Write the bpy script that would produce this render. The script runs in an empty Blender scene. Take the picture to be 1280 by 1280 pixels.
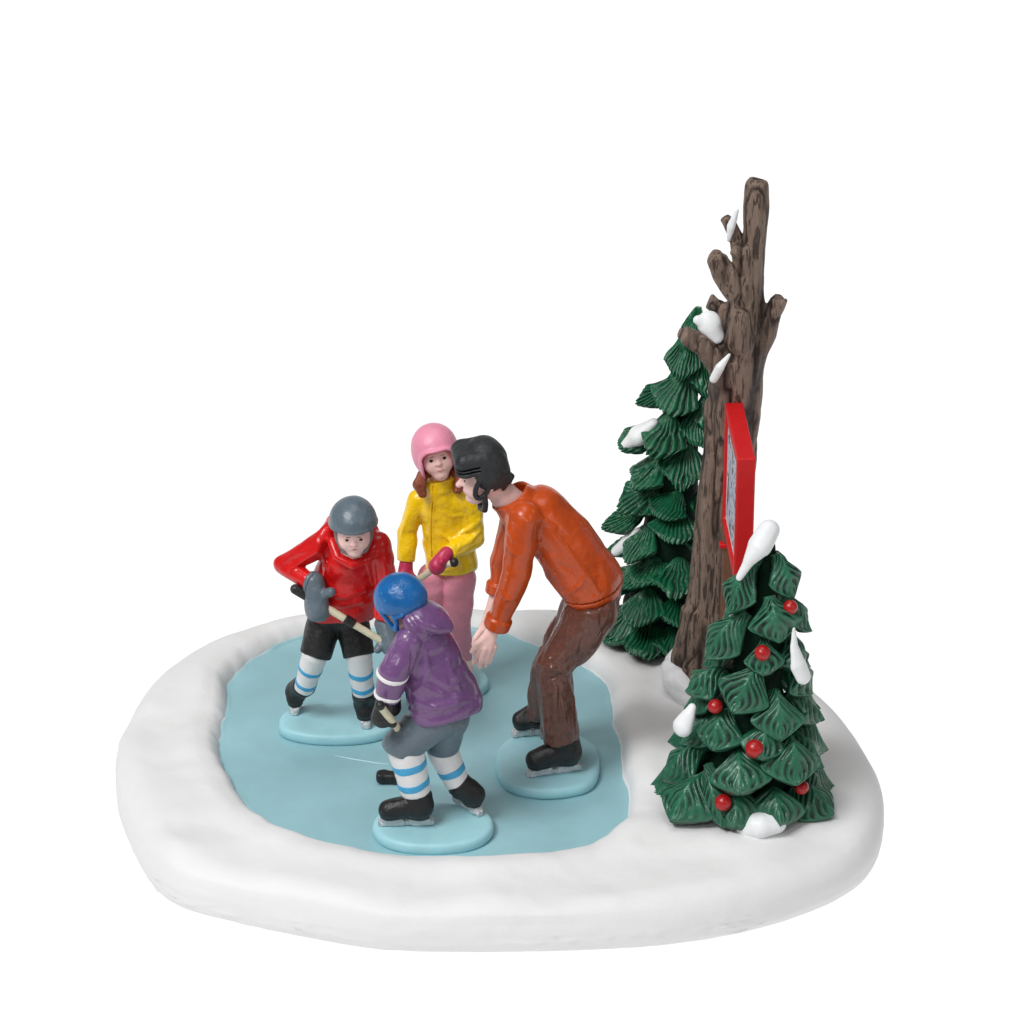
import bpy, math, random
import numpy as np
random.seed(7); np.random.seed(7)
scene = bpy.context.scene
COL = scene.collection
CM = 0.01                      # everything below is written in centimetres

# ------------------------------------------------------------------ camera
PITCH = math.radians(27.0); FPX = 5000.0; DIST = 89.3
TGT = np.array([0.36, 0.0, 6.41])
RT = np.array([1.0, 0, 0]); UP = np.array([0, math.sin(PITCH), math.cos(PITCH)])
FW = np.array([0, math.cos(PITCH), -math.sin(PITCH)])
CAM = TGT - DIST * FW
def at(px, py, y=None, z=None):
    """world point (cm) seen at a pixel of the 1280 photograph, on the plane y=.. or z=.."""
    d = FW + RT * (px - 640) / FPX - UP * (py - 640) / FPX
    t = (y - CAM[1]) / d[1] if y is not None else (z - CAM[2]) / d[2]
    return CAM + t * d
def pix(P):
    v = np.asarray(P) - CAM; dp = v @ FW
    return 640 + FPX * (v @ RT) / dp, 640 - FPX * (v @ UP) / dp
PX = 1 / 56.0                  # one photo pixel in cm at the middle of the model

# ------------------------------------------------------------------ materials
def lin(r, g, b):
    f = lambda c: (c / 255 / 12.92) if c / 255 <= 0.04045 else ((c / 255 + 0.055) / 1.055) ** 2.4
    return (f(r), f(g), f(b), 1)
def mat(name, rgb, rough=0.45, spec=0.5, var=0.10, vscale=3.0, bump=0.25, bscale=9.0, coat=0.0,
        edge=None, edge_amt=0.0, stretch=(1, 1, 1), grain=None, wash_shade=None, metallic=0.0, fine=0.0, sss=0.0):
    m = bpy.data.materials.new(name); m.use_nodes = True
    nt = m.node_tree; N = nt.nodes; L = nt.links
    b = N['Principled BSDF']
    b.inputs['Roughness'].default_value = rough
    b.inputs['Specular IOR Level'].default_value = spec
    b.inputs['Metallic'].default_value = metallic
    b.inputs['Coat Weight'].default_value = coat
    b.inputs['Coat Roughness'].default_value = 0.17
    if sss:
        b.inputs['Subsurface Weight'].default_value = sss
        b.inputs['Subsurface Radius'].default_value = (1.0, 0.5, 0.35)
        b.inputs['Subsurface Scale'].default_value = 0.0012
    tc = N.new('ShaderNodeTexCoord')
    mp = N.new('ShaderNodeMapping'); mp.inputs['Scale'].default_value = tuple(100 * q for q in stretch)
    L.new(tc.outputs['Object'], mp.inputs['Vector'])
    n1 = N.new('ShaderNodeTexNoise'); n1.inputs['Scale'].default_value = vscale; n1.inputs['Detail'].default_value = 5
    L.new(mp.outputs[0], n1.inputs['Vector'])
    base = lin(*rgb)
    rp = N.new('ShaderNodeValToRGB')
    rp.color_ramp.elements[0].position = 0.3; rp.color_ramp.elements[1].position = 0.7
    rp.color_ramp.elements[0].color = tuple(c * (1 - var) for c in base[:3]) + (1,)
    rp.color_ramp.elements[1].color = tuple(min(1, c * (1 + var)) for c in base[:3]) + (1,)
    L.new(n1.outputs['Fac'], rp.inputs[0])
    col = rp.outputs[0]
    if wash_shade:
        a = N.new('ShaderNodeAttribute'); a.attribute_name = 'wash_shade'
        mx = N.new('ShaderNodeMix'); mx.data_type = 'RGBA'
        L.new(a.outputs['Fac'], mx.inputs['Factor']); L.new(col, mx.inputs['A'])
        mx.inputs['B'].default_value = lin(*wash_shade); col = mx.outputs['Result']
    if grain:
        ng = N.new('ShaderNodeTexNoise'); ng.inputs['Scale'].default_value = grain[1]; ng.inputs['Detail'].default_value = 6; ng.inputs['Distortion'].default_value = 0.7
        L.new(mp.outputs[0], ng.inputs['Vector'])
        rg = N.new('ShaderNodeValToRGB'); rg.color_ramp.elements[0].position = .40; rg.color_ramp.elements[1].position = .47
        rg.color_ramp.elements[0].color = (1, 1, 1, 1); rg.color_ramp.elements[1].color = (0, 0, 0, 1)
        L.new(ng.outputs['Fac'], rg.inputs[0])
        mg = N.new('ShaderNodeMath'); mg.operation = 'MULTIPLY'; mg.inputs[1].default_value = grain[2]; L.new(rg.outputs[0], mg.inputs[0])
        mx = N.new('ShaderNodeMix'); mx.data_type = 'RGBA'
        L.new(mg.outputs[0], mx.inputs['Factor']); L.new(col, mx.inputs['A']); mx.inputs['B'].default_value = lin(*grain[0]); col = mx.outputs['Result']
    if edge:
        g = N.new('ShaderNodeNewGeometry')
        r2 = N.new('ShaderNodeValToRGB')
        r2.color_ramp.elements[0].position = 0.52; r2.color_ramp.elements[1].position = 0.68
        L.new(g.outputs['Pointiness'], r2.inputs[0])
        n3 = N.new('ShaderNodeTexNoise'); n3.inputs['Scale'].default_value = 14; L.new(mp.outputs[0], n3.inputs['Vector'])
        mm = N.new('ShaderNodeMath'); mm.operation = 'MULTIPLY'
        L.new(r2.outputs[0], mm.inputs[0]); L.new(n3.outputs['Fac'], mm.inputs[1])
        m3 = N.new('ShaderNodeMath'); m3.operation = 'MULTIPLY'; m3.inputs[1].default_value = edge_amt * 1.8; m3.use_clamp = True
        L.new(mm.outputs[0], m3.inputs[0])
        mx = N.new('ShaderNodeMix'); mx.data_type = 'RGBA'
        L.new(m3.outputs[0], mx.inputs['Factor']); L.new(col, mx.inputs['A'])
        mx.inputs['B'].default_value = lin(*edge); col = mx.outputs['Result']
    L.new(col, b.inputs['Base Color'])
    if bump:
        n2 = N.new('ShaderNodeTexNoise'); n2.inputs['Scale'].default_value = bscale; n2.inputs['Detail'].default_value = 4
        L.new(mp.outputs[0], n2.inputs['Vector'])
        h = n2.outputs['Fac']
        if fine:
            n4 = N.new('ShaderNodeTexNoise'); n4.inputs['Scale'].default_value = bscale * 5; n4.inputs['Detail'].default_value = 2
            L.new(mp.outputs[0], n4.inputs['Vector'])
            ma = N.new('ShaderNodeMath'); ma.operation = 'MULTIPLY_ADD'; ma.inputs[1].default_value = fine
            L.new(n4.outputs['Fac'], ma.inputs[0]); L.new(h, ma.inputs[2]); h = ma.outputs[0]
        bp = N.new('ShaderNodeBump'); bp.inputs['Strength'].default_value = bump; bp.inputs['Distance'].default_value = 0.0008
        L.new(h, bp.inputs['Height']); L.new(bp.outputs[0], b.inputs['Normal'])
        # uneven sheen of hand-brushed paint
        mr = N.new('ShaderNodeMapRange'); mr.inputs['To Min'].default_value = max(0.05, rough - 0.10); mr.inputs['To Max'].default_value = rough + 0.14
        L.new(n1.outputs['Fac'], mr.inputs['Value']); L.new(mr.outputs[0], b.inputs['Roughness'])
    return m
M = {}
M['snow'] = mat('snow_paint', (232, 232, 232), 0.55, 0.35, 0.02, 0.6, 0.28, 2.2, fine=0.2)
M['snowcap'] = mat('snow_patch_paint', (240, 242, 243), 0.4, 0.4, 0.02, 2.0, 0.2, 6.0)
M['ice'] = mat('ice_paint', (150, 194, 202), 0.42, 0.4, 0.08, 0.6, 0.10, 1.6, coat=0.35)
M['disc'] = mat('pale_ice_paint', (166, 216, 225), 0.45, 0.45, 0.05, 2.0, 0.15, 6.0)
M['skin'] = mat('skin_paint', (250, 208, 200), 0.45, 0.3, 0.05, 4.0, 0.12, 10)
M['dark'] = mat('eye_paint', (28, 16, 18), 0.3, 0.5, 0, 3, 0)
M['brow'] = mat('brow_paint', (150, 108, 106), 0.5, 0.3, 0.1, 3, 0)
M['lip'] = mat('lip_paint', (205, 128, 130), 0.5, 0.3, 0.1, 3, 0)
M['lipdark'] = mat('dark_lip_paint', (178, 92, 96), 0.5, 0.3, 0.1, 3, 0)
M['hair'] = mat('brown_hair_paint', (140, 76, 52), 0.45, 0.4, 0.2, 8, 0.4, 14)
M['red'] = mat('red_jacket_paint', (212, 14, 16), 0.38, 0.25, 0.10, 2.5, 0.6, 4, coat=.5, edge=(240, 80, 90), edge_amt=0.35)
M['yellow'] = mat('yellow_jacket_paint', (254, 208, 4), 0.36, 0.3, 0.08, 2.5, 0.8, 4, coat=.7, edge=(255, 236, 130), edge_amt=0.4)
M['orange'] = mat('orange_jacket_paint', (192, 72, 13), 0.38, 0.25, 0.12, 2.0, 0.6, 4, coat=.5, edge=(240, 150, 90), edge_amt=0.35)
M['purple'] = mat('purple_jacket_paint', (112, 74, 124), 0.36, 0.3, 0.12, 2.0, 0.8, 4, coat=.7, edge=(176, 130, 184), edge_amt=0.45)
M['grey'] = mat('grey_paint', (96, 110, 120), 0.38, 0.4, 0.10, 3, 0.4, 6, coat=.2, edge=(150, 160, 168), edge_amt=0.4)
M['strapgrey'] = mat('grey_strap_paint', (128, 122, 122), 0.5, 0.4, 0.1, 5, 0.3, 10)
M['pinkh'] = mat('pink_helmet_paint', (236, 150, 176), 0.36, 0.5, 0.05, 3, 0.2, 8)
M['pinkp'] = mat('pink_trouser_paint', (232, 148, 168), 0.42, 0.45, 0.08, 2.5, 0.3, 7, edge=(240, 180, 196), edge_amt=0.3)
M['mitten'] = mat('crimson_mitten_paint', (196, 52, 92), 0.38, 0.5, 0.08, 3, 0.25, 8)
M['blue'] = mat('blue_helmet_paint', (16, 98, 164), 0.3, 0.5, 0.12, 3, 0.3, 8, edge=(110, 180, 220), edge_amt=0.4)
M['black'] = mat('black_paint', (30, 30, 31), 0.42, 0.45, 0.2, 3, 0.4, 9, edge=(90, 88, 88), edge_amt=0.35)
M['helmetblack'] = mat('black_helmet_paint', (44, 46, 48), 0.5, 0.4, 0.2, 3, 0.4, 9, edge=(96, 98, 100), edge_amt=0.4)
M['brown'] = mat('brown_trouser_paint', (98, 58, 46), 0.38, 0.25, 0.12, 3, 0.8, 6, coat=.6, edge=(150, 114, 102), edge_amt=0.3)
M['silver'] = mat('silver_paint', (214, 217, 220), 0.3, 0.6, 0.08, 9, 0.8, 18, metallic=0.35)
M['white'] = mat('white_sock_paint', (236, 234, 234), 0.45, 0.4, 0.02, 3, 0.2, 8)
M['cream'] = mat('cream_stick_paint', (214, 208, 180), 0.45, 0.4, 0.06, 5, 0.2, 9)
M['stripe'] = mat('blue_stripe_paint', (70, 168, 216), 0.4, 0.5, 0.08, 6, 0.2, 9)
M['signred'] = mat('red_board_paint', (204, 22, 26), 0.45, 0.4, 0.04, 2, 0.12, 9)
M['postbrown'] = mat('brown_post_paint', (116, 78, 58), 0.5, 0.4, 0.1, 3, 0.3, 9)
M['bark'] = mat('bark_paint', (140, 119, 105), 0.5, 0.35, 0.16, 2.5, 1.0, 11, wash_shade=(40, 28, 25), edge=(176, 156, 142), edge_amt=0.3, stretch=(1, 1, .13), grain=((48, 35, 30), 13, .8), fine=0.4)
M['fir'] = mat('dark_fir_paint', (24, 104, 68), 0.34, 0.45, 0.22, 2.0, 0.35, 12, wash_shade=(7, 24, 19), edge=(50, 150, 100), edge_amt=0.4, coat=.2)  # groove tone: antiquing paint, with the crevice shadow put into the colour too
M['fir2'] = mat('green_fir_paint', (36, 104, 76), 0.34, 0.45, 0.16, 2.0, 0.35, 12, wash_shade=(12, 32, 28), edge=(110, 164, 138), edge_amt=0.4, coat=.25)
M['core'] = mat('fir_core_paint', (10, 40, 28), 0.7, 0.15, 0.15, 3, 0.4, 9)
M['bauble'] = mat('red_bauble_paint', (172, 22, 24), 0.28, 0.5, 0.1, 4, 0.1, 9)
M['tealpaint'] = M['ice']

# ------------------------------------------------------------------ object helpers
def link(o, parent=None):
    COL.objects.link(o)
    if parent is not None: o.parent = parent
    return o
def thing(name, loc, label, cat, group=None):
    o = bpy.data.objects.new(name, None); o.empty_display_size = 0.005
    o.location = tuple(np.asarray(loc, float) * CM); o['label'] = label; o['category'] = cat
    if group: o['group'] = group
    o['org'] = [float(v) for v in loc]
    return link(o)
def tag(o, label, cat, group=None):
    o['label'] = label; o['category'] = cat
    if group: o['group'] = group
    return o
def origin_of(parent):
    while parent is not None:
        if 'org' in parent: return np.array(list(parent['org']))
        parent = parent.parent
    return np.zeros(3)
def mesh_obj(name, V, F, m, parent=None, smooth=True, wash_shade=None, loc=None):
    """V in cm world coordinates; becomes a child of parent (or stands at loc)"""
    V = np.asarray(V, float)
    if parent is not None: org = origin_of(parent)
    else: org = np.asarray(loc if loc is not None else (0, 0, 0), float)
    me = bpy.data.meshes.new(name)
    F = F.tolist() if isinstance(F, np.ndarray) else F
    me.from_pydata(((V - org) * CM).tolist(), [], F); me.update()
    me.polygons.foreach_set('use_smooth', [smooth] * len(me.polygons))
    if wash_shade is not None:
        at_ = me.attributes.new('wash_shade', 'FLOAT', 'POINT'); at_.data.foreach_set('value', np.asarray(wash_shade, np.float32))
    me.materials.append(m)
    o = bpy.data.objects.new(name, me)
    if parent is None: o.location = tuple(org * CM); o['org'] = [float(v) for v in org]
    return link(o, parent)

# ------------------------------------------------------------------ noise
def _h(i, j, k, s):
    n = (i * 374761393 + j * 668265263 + k * 1274126177 + s * 974634777) & 0xFFFFFFFF
    n = ((n ^ (n >> 13)) * 1274126177) & 0xFFFFFFFF
    return ((n ^ (n >> 16)) & 0xFFFF).astype(np.float32) / 32767.5 - 1
def noise(P, s=0):
    P = np.asarray(P, np.float32); I = np.floor(P).astype(np.int64); f = P - I; u = f * f * (3 - 2 * f)
    r = 0
    for a in (0, 1):
        for b in (0, 1):
            for c in (0, 1):
                w = (u[:, 0] if a else 1 - u[:, 0]) * (u[:, 1] if b else 1 - u[:, 1]) * (u[:, 2] if c else 1 - u[:, 2])
                r = r + w * _h(I[:, 0] + a, I[:, 1] + b, I[:, 2] + c, s)
    return r

# ------------------------------------------------------------------ distance fields
A = lambda *v: np.array(v, np.float32)
def unit(v): v = np.asarray(v, float); return v / np.linalg.norm(v)
def cap(a, b, ra, rb=None):
    a = np.asarray(a, np.float32); b = np.asarray(b, np.float32); rb = ra if rb is None else rb
    ba = b - a; L2 = float(ba @ ba) + 1e-9
    def f(P):
        pa = P - a; t = np.clip(pa @ ba / L2, 0, 1)
        return np.linalg.norm(pa - t[:, None] * ba, axis=1) - (ra + (rb - ra) * t)
    return f
def squash(f, c, axis, s):
    """make the field thinner (s<1) along an axis through c"""
    c = np.asarray(c, np.float32); ax = np.asarray(unit(axis), np.float32)
    def g(P):
        d = (P - c) @ ax
        return f(P + (d * (1 / s - 1))[:, None] * ax) * min(1.0, (1 + s) / 2)
    return g
def chain(pts, rads):
    fs = [cap(pts[i], pts[i + 1], rads[i], rads[i + 1]) for i in range(len(pts) - 1)]
    return lambda P: np.minimum.reduce([f(P) for f in fs])
def ell(c, r, R=None):
    c = np.asarray(c, np.float32); r = np.asarray(r, np.float32)
    def f(P):
        q = P - c
        if R is not None: q = q @ np.asarray(R, np.float32).T
        k0 = np.linalg.norm(q / r, axis=1); k1 = np.linalg.norm(q / (r * r), axis=1) + 1e-6
        return np.where(k0 < 0.02, -float(r.min()), k0 * (k0 - 1) / k1)
    return f
def rbox(c, h, r, R=None):
    c = np.asarray(c, np.float32); h = np.asarray(h, np.float32) - r
    def f(P):
        q = P - c
        if R is not None: q = q @ np.asarray(R, np.float32).T
        q = np.abs(q) - h
        return np.linalg.norm(np.maximum(q, 0), axis=1) + np.minimum(q.max(axis=1), 0) - r
    return f
def plane(p, n):
    p = np.asarray(p, np.float32); n = np.asarray(unit(n), np.float32)
    return lambda P: (P - p) @ n
def U(*fs, k=0.06):
    def f(P):
        d = fs[0](P)
        for g in fs[1:]:
            e = g(P)
            if k > 0:
                h = np.maximum(k - np.abs(d - e), 0) / k
                d = np.minimum(d, e) - h * h * k * 0.25
            else: d = np.minimum(d, e)
        return d
    return f
def X(f, g, k=0.03):
    def q(P):
        d = f(P); e = g(P); h = np.maximum(k - np.abs(d - e), 0) / k
        return np.maximum(d, e) + h * h * k * 0.25
    return q
def cut(f, g, k=0.03): return X(f, lambda P: -g(P), k)
def off(f, r): return lambda P: f(P) - r
def slab(p, n, h):
    g = plane(p, n); return lambda P: np.abs(g(P)) - h
def xf(f, c, R, s=1.0):
    c = np.asarray(c, np.float32); R = np.asarray(R, np.float32)
    return lambda P: f(((P - c) @ R.T) / s) * s
def folds(f, amp, freq, seed, sx=(1, 1, 1), sharp=1.0):
    sx = np.asarray(sx, np.float32) * freq
    def g(P):
        d = f(P)
        w = np.abs(d) < 0.4
        if w.any():
            Q = P[w] * sx
            Q2 = Q + 0.6 * np.stack([noise(Q * 0.7, seed + 5), noise(Q * 0.7, seed + 6), noise(Q * 0.7, seed + 7)], 1)
            n = noise(Q2, seed); r = 1 - 2 * np.abs(n) ** sharp
            d = d.copy(); d[w] = d[w] + amp * (0.6 * r + 0.4 * noise(Q * 2.1, seed + 1))
        return d
    return g
def ridges(f, lines, k=0.07):
    """raised fold lines: each a list of points with a radius"""
    return U(f, *[chain(p, [r * .4] + [r] * (len(p) - 2) + [r * .4]) for p, r in lines], k=k)
def creases(f, lines, k=0.05):
    for p, r in lines: f = cut(f, chain(p, [r * .4] + [r] * (len(p) - 2) + [r * .4]), k)
    return f
def on(f, J, pts, d=-4.0, sink=0.0):
    """points on a garment's surface, met from the front"""
    out = []
    for x, y in pts:
        o = J(x, y, d); dr = unit(o - CAM); out.append(hit(f, o - dr * 1.0, dr, 1400, .006) + dr * sink)
    return out
def frame(f, u):
    """rows: side, forward, up"""
    f = unit(f); u = np.asarray(u, float); u = unit(u - f * (u @ f)); s = np.cross(f, u)
    return np.stack([s, f, u])

# ------------------------------------------------------------------ surface nets
def nets(f, lo, hi, h):
    lo = np.asarray(lo, float); hi = np.asarray(hi, float); H = 4 * h
    n = np.ceil((hi - lo) / H).astype(int) + 1
    ax = [lo[i] + (np.arange(n[i]) + 0.5) * H for i in range(3)]
    G = np.stack(np.meshgrid(*ax, indexing='ij'), -1).reshape(-1, 3).astype(np.float32)
    D = f(G).reshape(n)
    act = np.abs(D) < H * 1.5
    ii = np.argwhere(act)
    if len(ii) == 0: raise RuntimeError('empty field')
    b0 = np.maximum(ii.min(0) - 1, 0); b1 = np.minimum(ii.max(0) + 2, n)
    D = D[b0[0]:b1[0], b0[1]:b1[1], b0[2]:b1[2]]; act = act[b0[0]:b1[0], b0[1]:b1[1], b0[2]:b1[2]]
    rep = lambda a: a.repeat(4, 0).repeat(4, 1).repeat(4, 2)
    V = rep(np.where(D < 0, -1.0, 1.0).astype(np.float32)); Mk = rep(act)
    o = lo + b0 * H
    idx = np.argwhere(Mk)
    V[Mk] = f((o + (idx + 0.5) * h).astype(np.float32))
    V = np.pad(V, 1, constant_values=1.0); o = o - h
    sgn = V < 0
    c = [sgn[a:sgn.shape[0] - 1 + a, b:sgn.shape[1] - 1 + b, d:sgn.shape[2] - 1 + d] for a in (0, 1) for b in (0, 1) for d in (0, 1)]
    tot = sum(x.astype(np.int8) for x in c)
    cells = np.argwhere((tot > 0) & (tot < 8))
    cid = -np.ones(tot.shape, np.int64); cid[tuple(cells.T)] = np.arange(len(cells))
    pos = np.zeros((len(cells), 3)); cnt = np.zeros(len(cells))
    corners = [np.array((a, b, d)) for a in (0, 1) for b in (0, 1) for d in (0, 1)]
    for i in range(8):
        for j in range(i + 1, 8):
            if np.abs(corners[i] - corners[j]).sum() != 1: continue
            va = V[tuple((cells + corners[i]).T)]; vb = V[tuple((cells + corners[j]).T)]
            m = (va < 0) != (vb < 0)
            t = np.where(m, va / np.where(m, va - vb, 1), 0)[:, None]
            p = corners[i] + t * (corners[j] - corners[i])
            pos[m] += p[m]; cnt[m] += 1
    verts = o + (cells + pos / cnt[:, None] + 0.5) * h
    faces = []
    for a in range(3):
        b_, c_ = (a + 1) % 3, (a + 2) % 3
        sl0 = [slice(None)] * 3; sl1 = [slice(None)] * 3
        sl0[a] = slice(0, -1); sl1[a] = slice(1, None)
        s0 = sgn[tuple(sl0)]; s1 = sgn[tuple(sl1)]
        e = np.argwhere(s0 != s1)
        e = e[(e[:, b_] > 0) & (e[:, c_] > 0)]
        fl = s0[tuple(e.T)]
        eb = np.zeros(3, int); eb[b_] = 1; ec = np.zeros(3, int); ec[c_] = 1
        q = np.stack([cid[tuple((e - eb - ec).T)], cid[tuple((e - ec).T)], cid[tuple(e.T)], cid[tuple((e - eb).T)]], 1)
        q[~fl] = q[~fl][:, ::-1]
        faces.append(q)
    return verts, np.concatenate(faces)
def solid(name, f, m, parent=None, lo=None, hi=None, h=0.028, wash_shade=None, smooth=1, loc=None, pts=None, pad=0.6):
    if pts is not None:
        pts = np.asarray(pts); lo = pts.min(0) - pad; hi = pts.max(0) + pad
    V, F = nets(f, lo, hi, h)
    for _ in range(smooth):                       # light relaxing of the net
        E = np.concatenate([F[:, [0, 1]], F[:, [1, 2]], F[:, [2, 3]], F[:, [3, 0]]])
        acc = np.zeros_like(V); n = np.zeros(len(V))
        np.add.at(acc, E[:, 0], V[E[:, 1]]); np.add.at(acc, E[:, 1], V[E[:, 0]])
        np.add.at(n, E[:, 0], 1); np.add.at(n, E[:, 1], 1)
        V = V * 0.5 + 0.5 * acc / n[:, None]
    w = wash_shade(V.astype(np.float32)) if wash_shade else None
    return mesh_obj(name, V, F, m, parent, True, w, loc)

# ------------------------------------------------------------------ the snow base and the pond
Z_ICE = 0.90; Z_DISC = 1.16
pond_px = [(275, 935), (279, 905), (283, 880), (287, 852), (300, 838), (325, 818), (350, 804), (383, 794), (430, 789), (500, 786), (560, 785),
           (603, 786), (632, 793), (668, 806), (704, 820), (730, 834), (755, 852), (764, 880), (767, 905), (775, 940), (777, 972), (787, 1004), (786, 1025),
           (766, 1037), (760, 1050), (736, 1060), (700, 1069), (650, 1074), (560, 1074), (470, 1069), (400, 1057), (350, 1039), (312, 1010), (290, 978)]
pond_w = [at(x, y, z=Z_ICE)[:2] for x, y in pond_px]
rim_top = [(147, 935), (160, 902), (175, 872), (200, 842), (250, 806), (330, 782), (400, 770), (470, 765), (540, 763), (610, 763), (680, 764), (760, 772), (830, 788),
           (900, 812), (960, 838), (1000, 855), (1035, 876), (1062, 908), (1085, 943)]
rim_bot = [(1097, 1000), (1101, 1045), (1098, 1072), (1085, 1100), (1040, 1126), (960, 1154), (850, 1175), (740, 1183), (640, 1186), (560, 1186), (480, 1184), (380, 1167),
           (290, 1148), (215, 1129), (190, 1106), (168, 1065), (151, 1022), (143, 970)]
out_w = [at(x, y, z=0.95)[:2] for x, y in rim_top] + [at(x, y, z=0.12)[:2] for x, y in rim_bot]
C0 = np.array([-1.6, -0.5])
def radial(poly, n, sm):
    P = np.array(poly) - C0; ang = np.arctan2(P[:, 1], P[:, 0]); r = np.hypot(P[:, 0], P[:, 1])
    i = np.argsort(ang); ang = ang[i]; r = r[i]
    ang = np.concatenate([ang - 2 * np.pi, ang, ang + 2 * np.pi]); r = np.tile(r, 3)
    th = -np.pi + 2 * np.pi * np.arange(n) / n
    v = np.interp(th, ang, r)
    k = np.exp(-0.5 * (np.arange(-3 * sm, 3 * sm + 1) / sm) ** 2); k /= k.sum()
    return th, np.convolve(np.concatenate([v, v, v]), k, 'same')[n:2 * n]
NA = 540
th, r_in = radial(pond_w, NA, 3)
_, r_out = radial(out_w, NA, 5)
cs, sn = np.cos(th), np.sin(th)
jit = noise(np.stack([cs * 9, sn * 9, th * 0], 1), 3) * 0.05 * 0.6 + noise(np.stack([cs * 22, sn * 22, th * 0], 1), 4) * 0.022
r_in = r_in + jit
mounds = []       # (x, y, height, radius): drifts round the trunk and trees
def base_height(x, y, t):
    Q = np.stack([x * 0.55, y * 0.55, 0 * x], 1)
    z = 1.15 + 0.10 * noise(Q, 11) + 0.05 * noise(Q * A(1.6, 2.6, 1), 12) + 0.010 * noise(Q * 5, 13)
    for mx, my, mh, mr in mounds: z = z + mh * np.exp(-((x - mx) ** 2 + (y - my) ** 2) / (2 * mr * mr))
    return z
def build_base():
    rows = []
    zz_ = np.array([0, .015, .05, .09, .13, .17, .21, .25, .29, .33, .37, .41, .45, .49, .53, .58, .64, .69, .74])
    prof = [(np.interp(z, [0, .02, .1, .22, .48, .60, .74], [-.09, -.045, -.01, .03, .045, .035, 0.0]), z) for z in zz_]
    wob = noise(np.stack([cs * 3, sn * 3, th * 0], 1), 21) * 0.05
    wob2 = noise(np.stack([cs * 14, sn * 14, th * 0], 1), 22) * 0.025
    for dr, z in prof:
        r = r_out + dr + wob * (z + .3) + 0.09 * np.clip(noise(np.stack([cs * 34, sn * 34, th * 0 + z * 13], 1), 24) - .25, 0, 1) * (0.08 < z < 0.5) * np.clip(noise(np.stack([cs * 6, sn * 6, th * 0 + 4], 1), 25) + .4, 0, 1) + wob2 * noise(np.stack([cs * 20, sn * 20, th * 0 + z * 5], 1), 23)
        rows.append(np.stack([C0[0] + r * cs, C0[1] + r * sn, np.full(NA, z)], 1))
    T = np.concatenate([np.linspace(0.0, 0.12, 7)[1:], np.linspace(0.12, 0.9, 44)[1:], np.linspace(0.9, 1.0, 12)[1:]])
    wd = r_out - r_in
    for t in T:
        r = r_out - wd * t
        x = C0[0] + r * cs; y = C0[1] + r * sn
        dout = wd * t; din = wd * (1 - t)
        top = base_height(x, y, t)
        top = top + 0.12 * np.exp(-((din - 0.6) / 0.42) ** 2)
        eo = np.clip(dout / 0.62, 0, 1); ei = np.clip(din / 0.34, 0, 1)
        zo = 0.74 + (top - 0.74) * np.sqrt(np.clip(1 - (1 - eo) ** 2, 0, 1))
        zi = (Z_ICE - 0.02) + (zo - Z_ICE + 0.02) * (1 - (1 - ei) ** 2.4) ** 0.8
        rows.append(np.stack([x, y, zi], 1))
    V = np.concatenate(rows); nr = len(rows)
    i = np.arange(NA); j = (i + 1) % NA
    F = np.concatenate([np.stack([k * NA + i, k * NA + j, (k + 1) * NA + j, (k + 1) * NA + i], 1) for k in range(nr - 1)]).tolist()
    V = np.concatenate([V, [[C0[0], C0[1], 0.001], [C0[0], C0[1], Z_ICE - 0.12]]])
    nb = len(V) - 2; nt = len(V) - 1
    for a in range(NA):
        b = (a + 1) % NA
        F.append([b, a, nb]); F.append([(nr - 1) * NA + a, (nr - 1) * NA + b, nt])
    return V, F
def ground_z(x, y):
    return float(base_height(np.array([x]), np.array([y]), 0)[0])

trunk_base = at(884, 846, z=1.15)
near_base = at(928, 994, z=1.15)
rear_base = at(822, 803, z=1.15)
mounds += [(trunk_base[0] - 0.3, trunk_base[1] + 0.1, 0.22, 0.7), (near_base[0] + 0.1, near_base[1] - 0.2, 0.22, 1.6), (rear_base[0], rear_base[1], 0.12, 1.0)]

base = thing('snow_base', (C0[0], C0[1], 0), 'wide white snowy bank shaped as an oval base around the frozen pond', 'base')
V, F = build_base()
mesh_obj('snow_bank', V, F, M['snow'], base)
# the ice: gently uneven, with a raised painted lip against the bank
rows = []; TT = np.concatenate([np.linspace(1.0, 0.93, 22), np.linspace(0.93, 0.0, 50)[1:]]); NR = len(TT)
for t in TT:
    rr = (r_in + 0.06) * t
    x = C0[0] + rr * cs; y = C0[1] + rr * sn
    Q = np.stack([x, y, 0 * x], 1)
    dd = (r_in + 0.06) * (1 - t)
    e = np.exp(-((dd - 0.10) / 0.06) ** 2); edge_drop = np.clip(1 - dd / 0.07, 0, 1) * 0.12
    z = Z_ICE + 0.012 * noise(Q * 0.9, 31) + 0.004 * noise(Q * 4, 32) + e * np.clip(sn * 1.2 + .1, 0.12, 1) * np.clip(0.03 + 0.05 * noise(np.stack([cs * 14, sn * 14, th * 0], 1), 33), 0, 1) - edge_drop
    rows.append(np.stack([x, y, z], 1))
V = np.concatenate(rows); i = np.arange(NA); j = (i + 1) % NA
F = np.concatenate([np.stack([k * NA + i, k * NA + j, (k + 1) * NA + j, (k + 1) * NA + i], 1) for k in range(NR - 1)])
ice = mesh_obj('ice_sheet', V, F[:], M['ice'], base)
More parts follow.
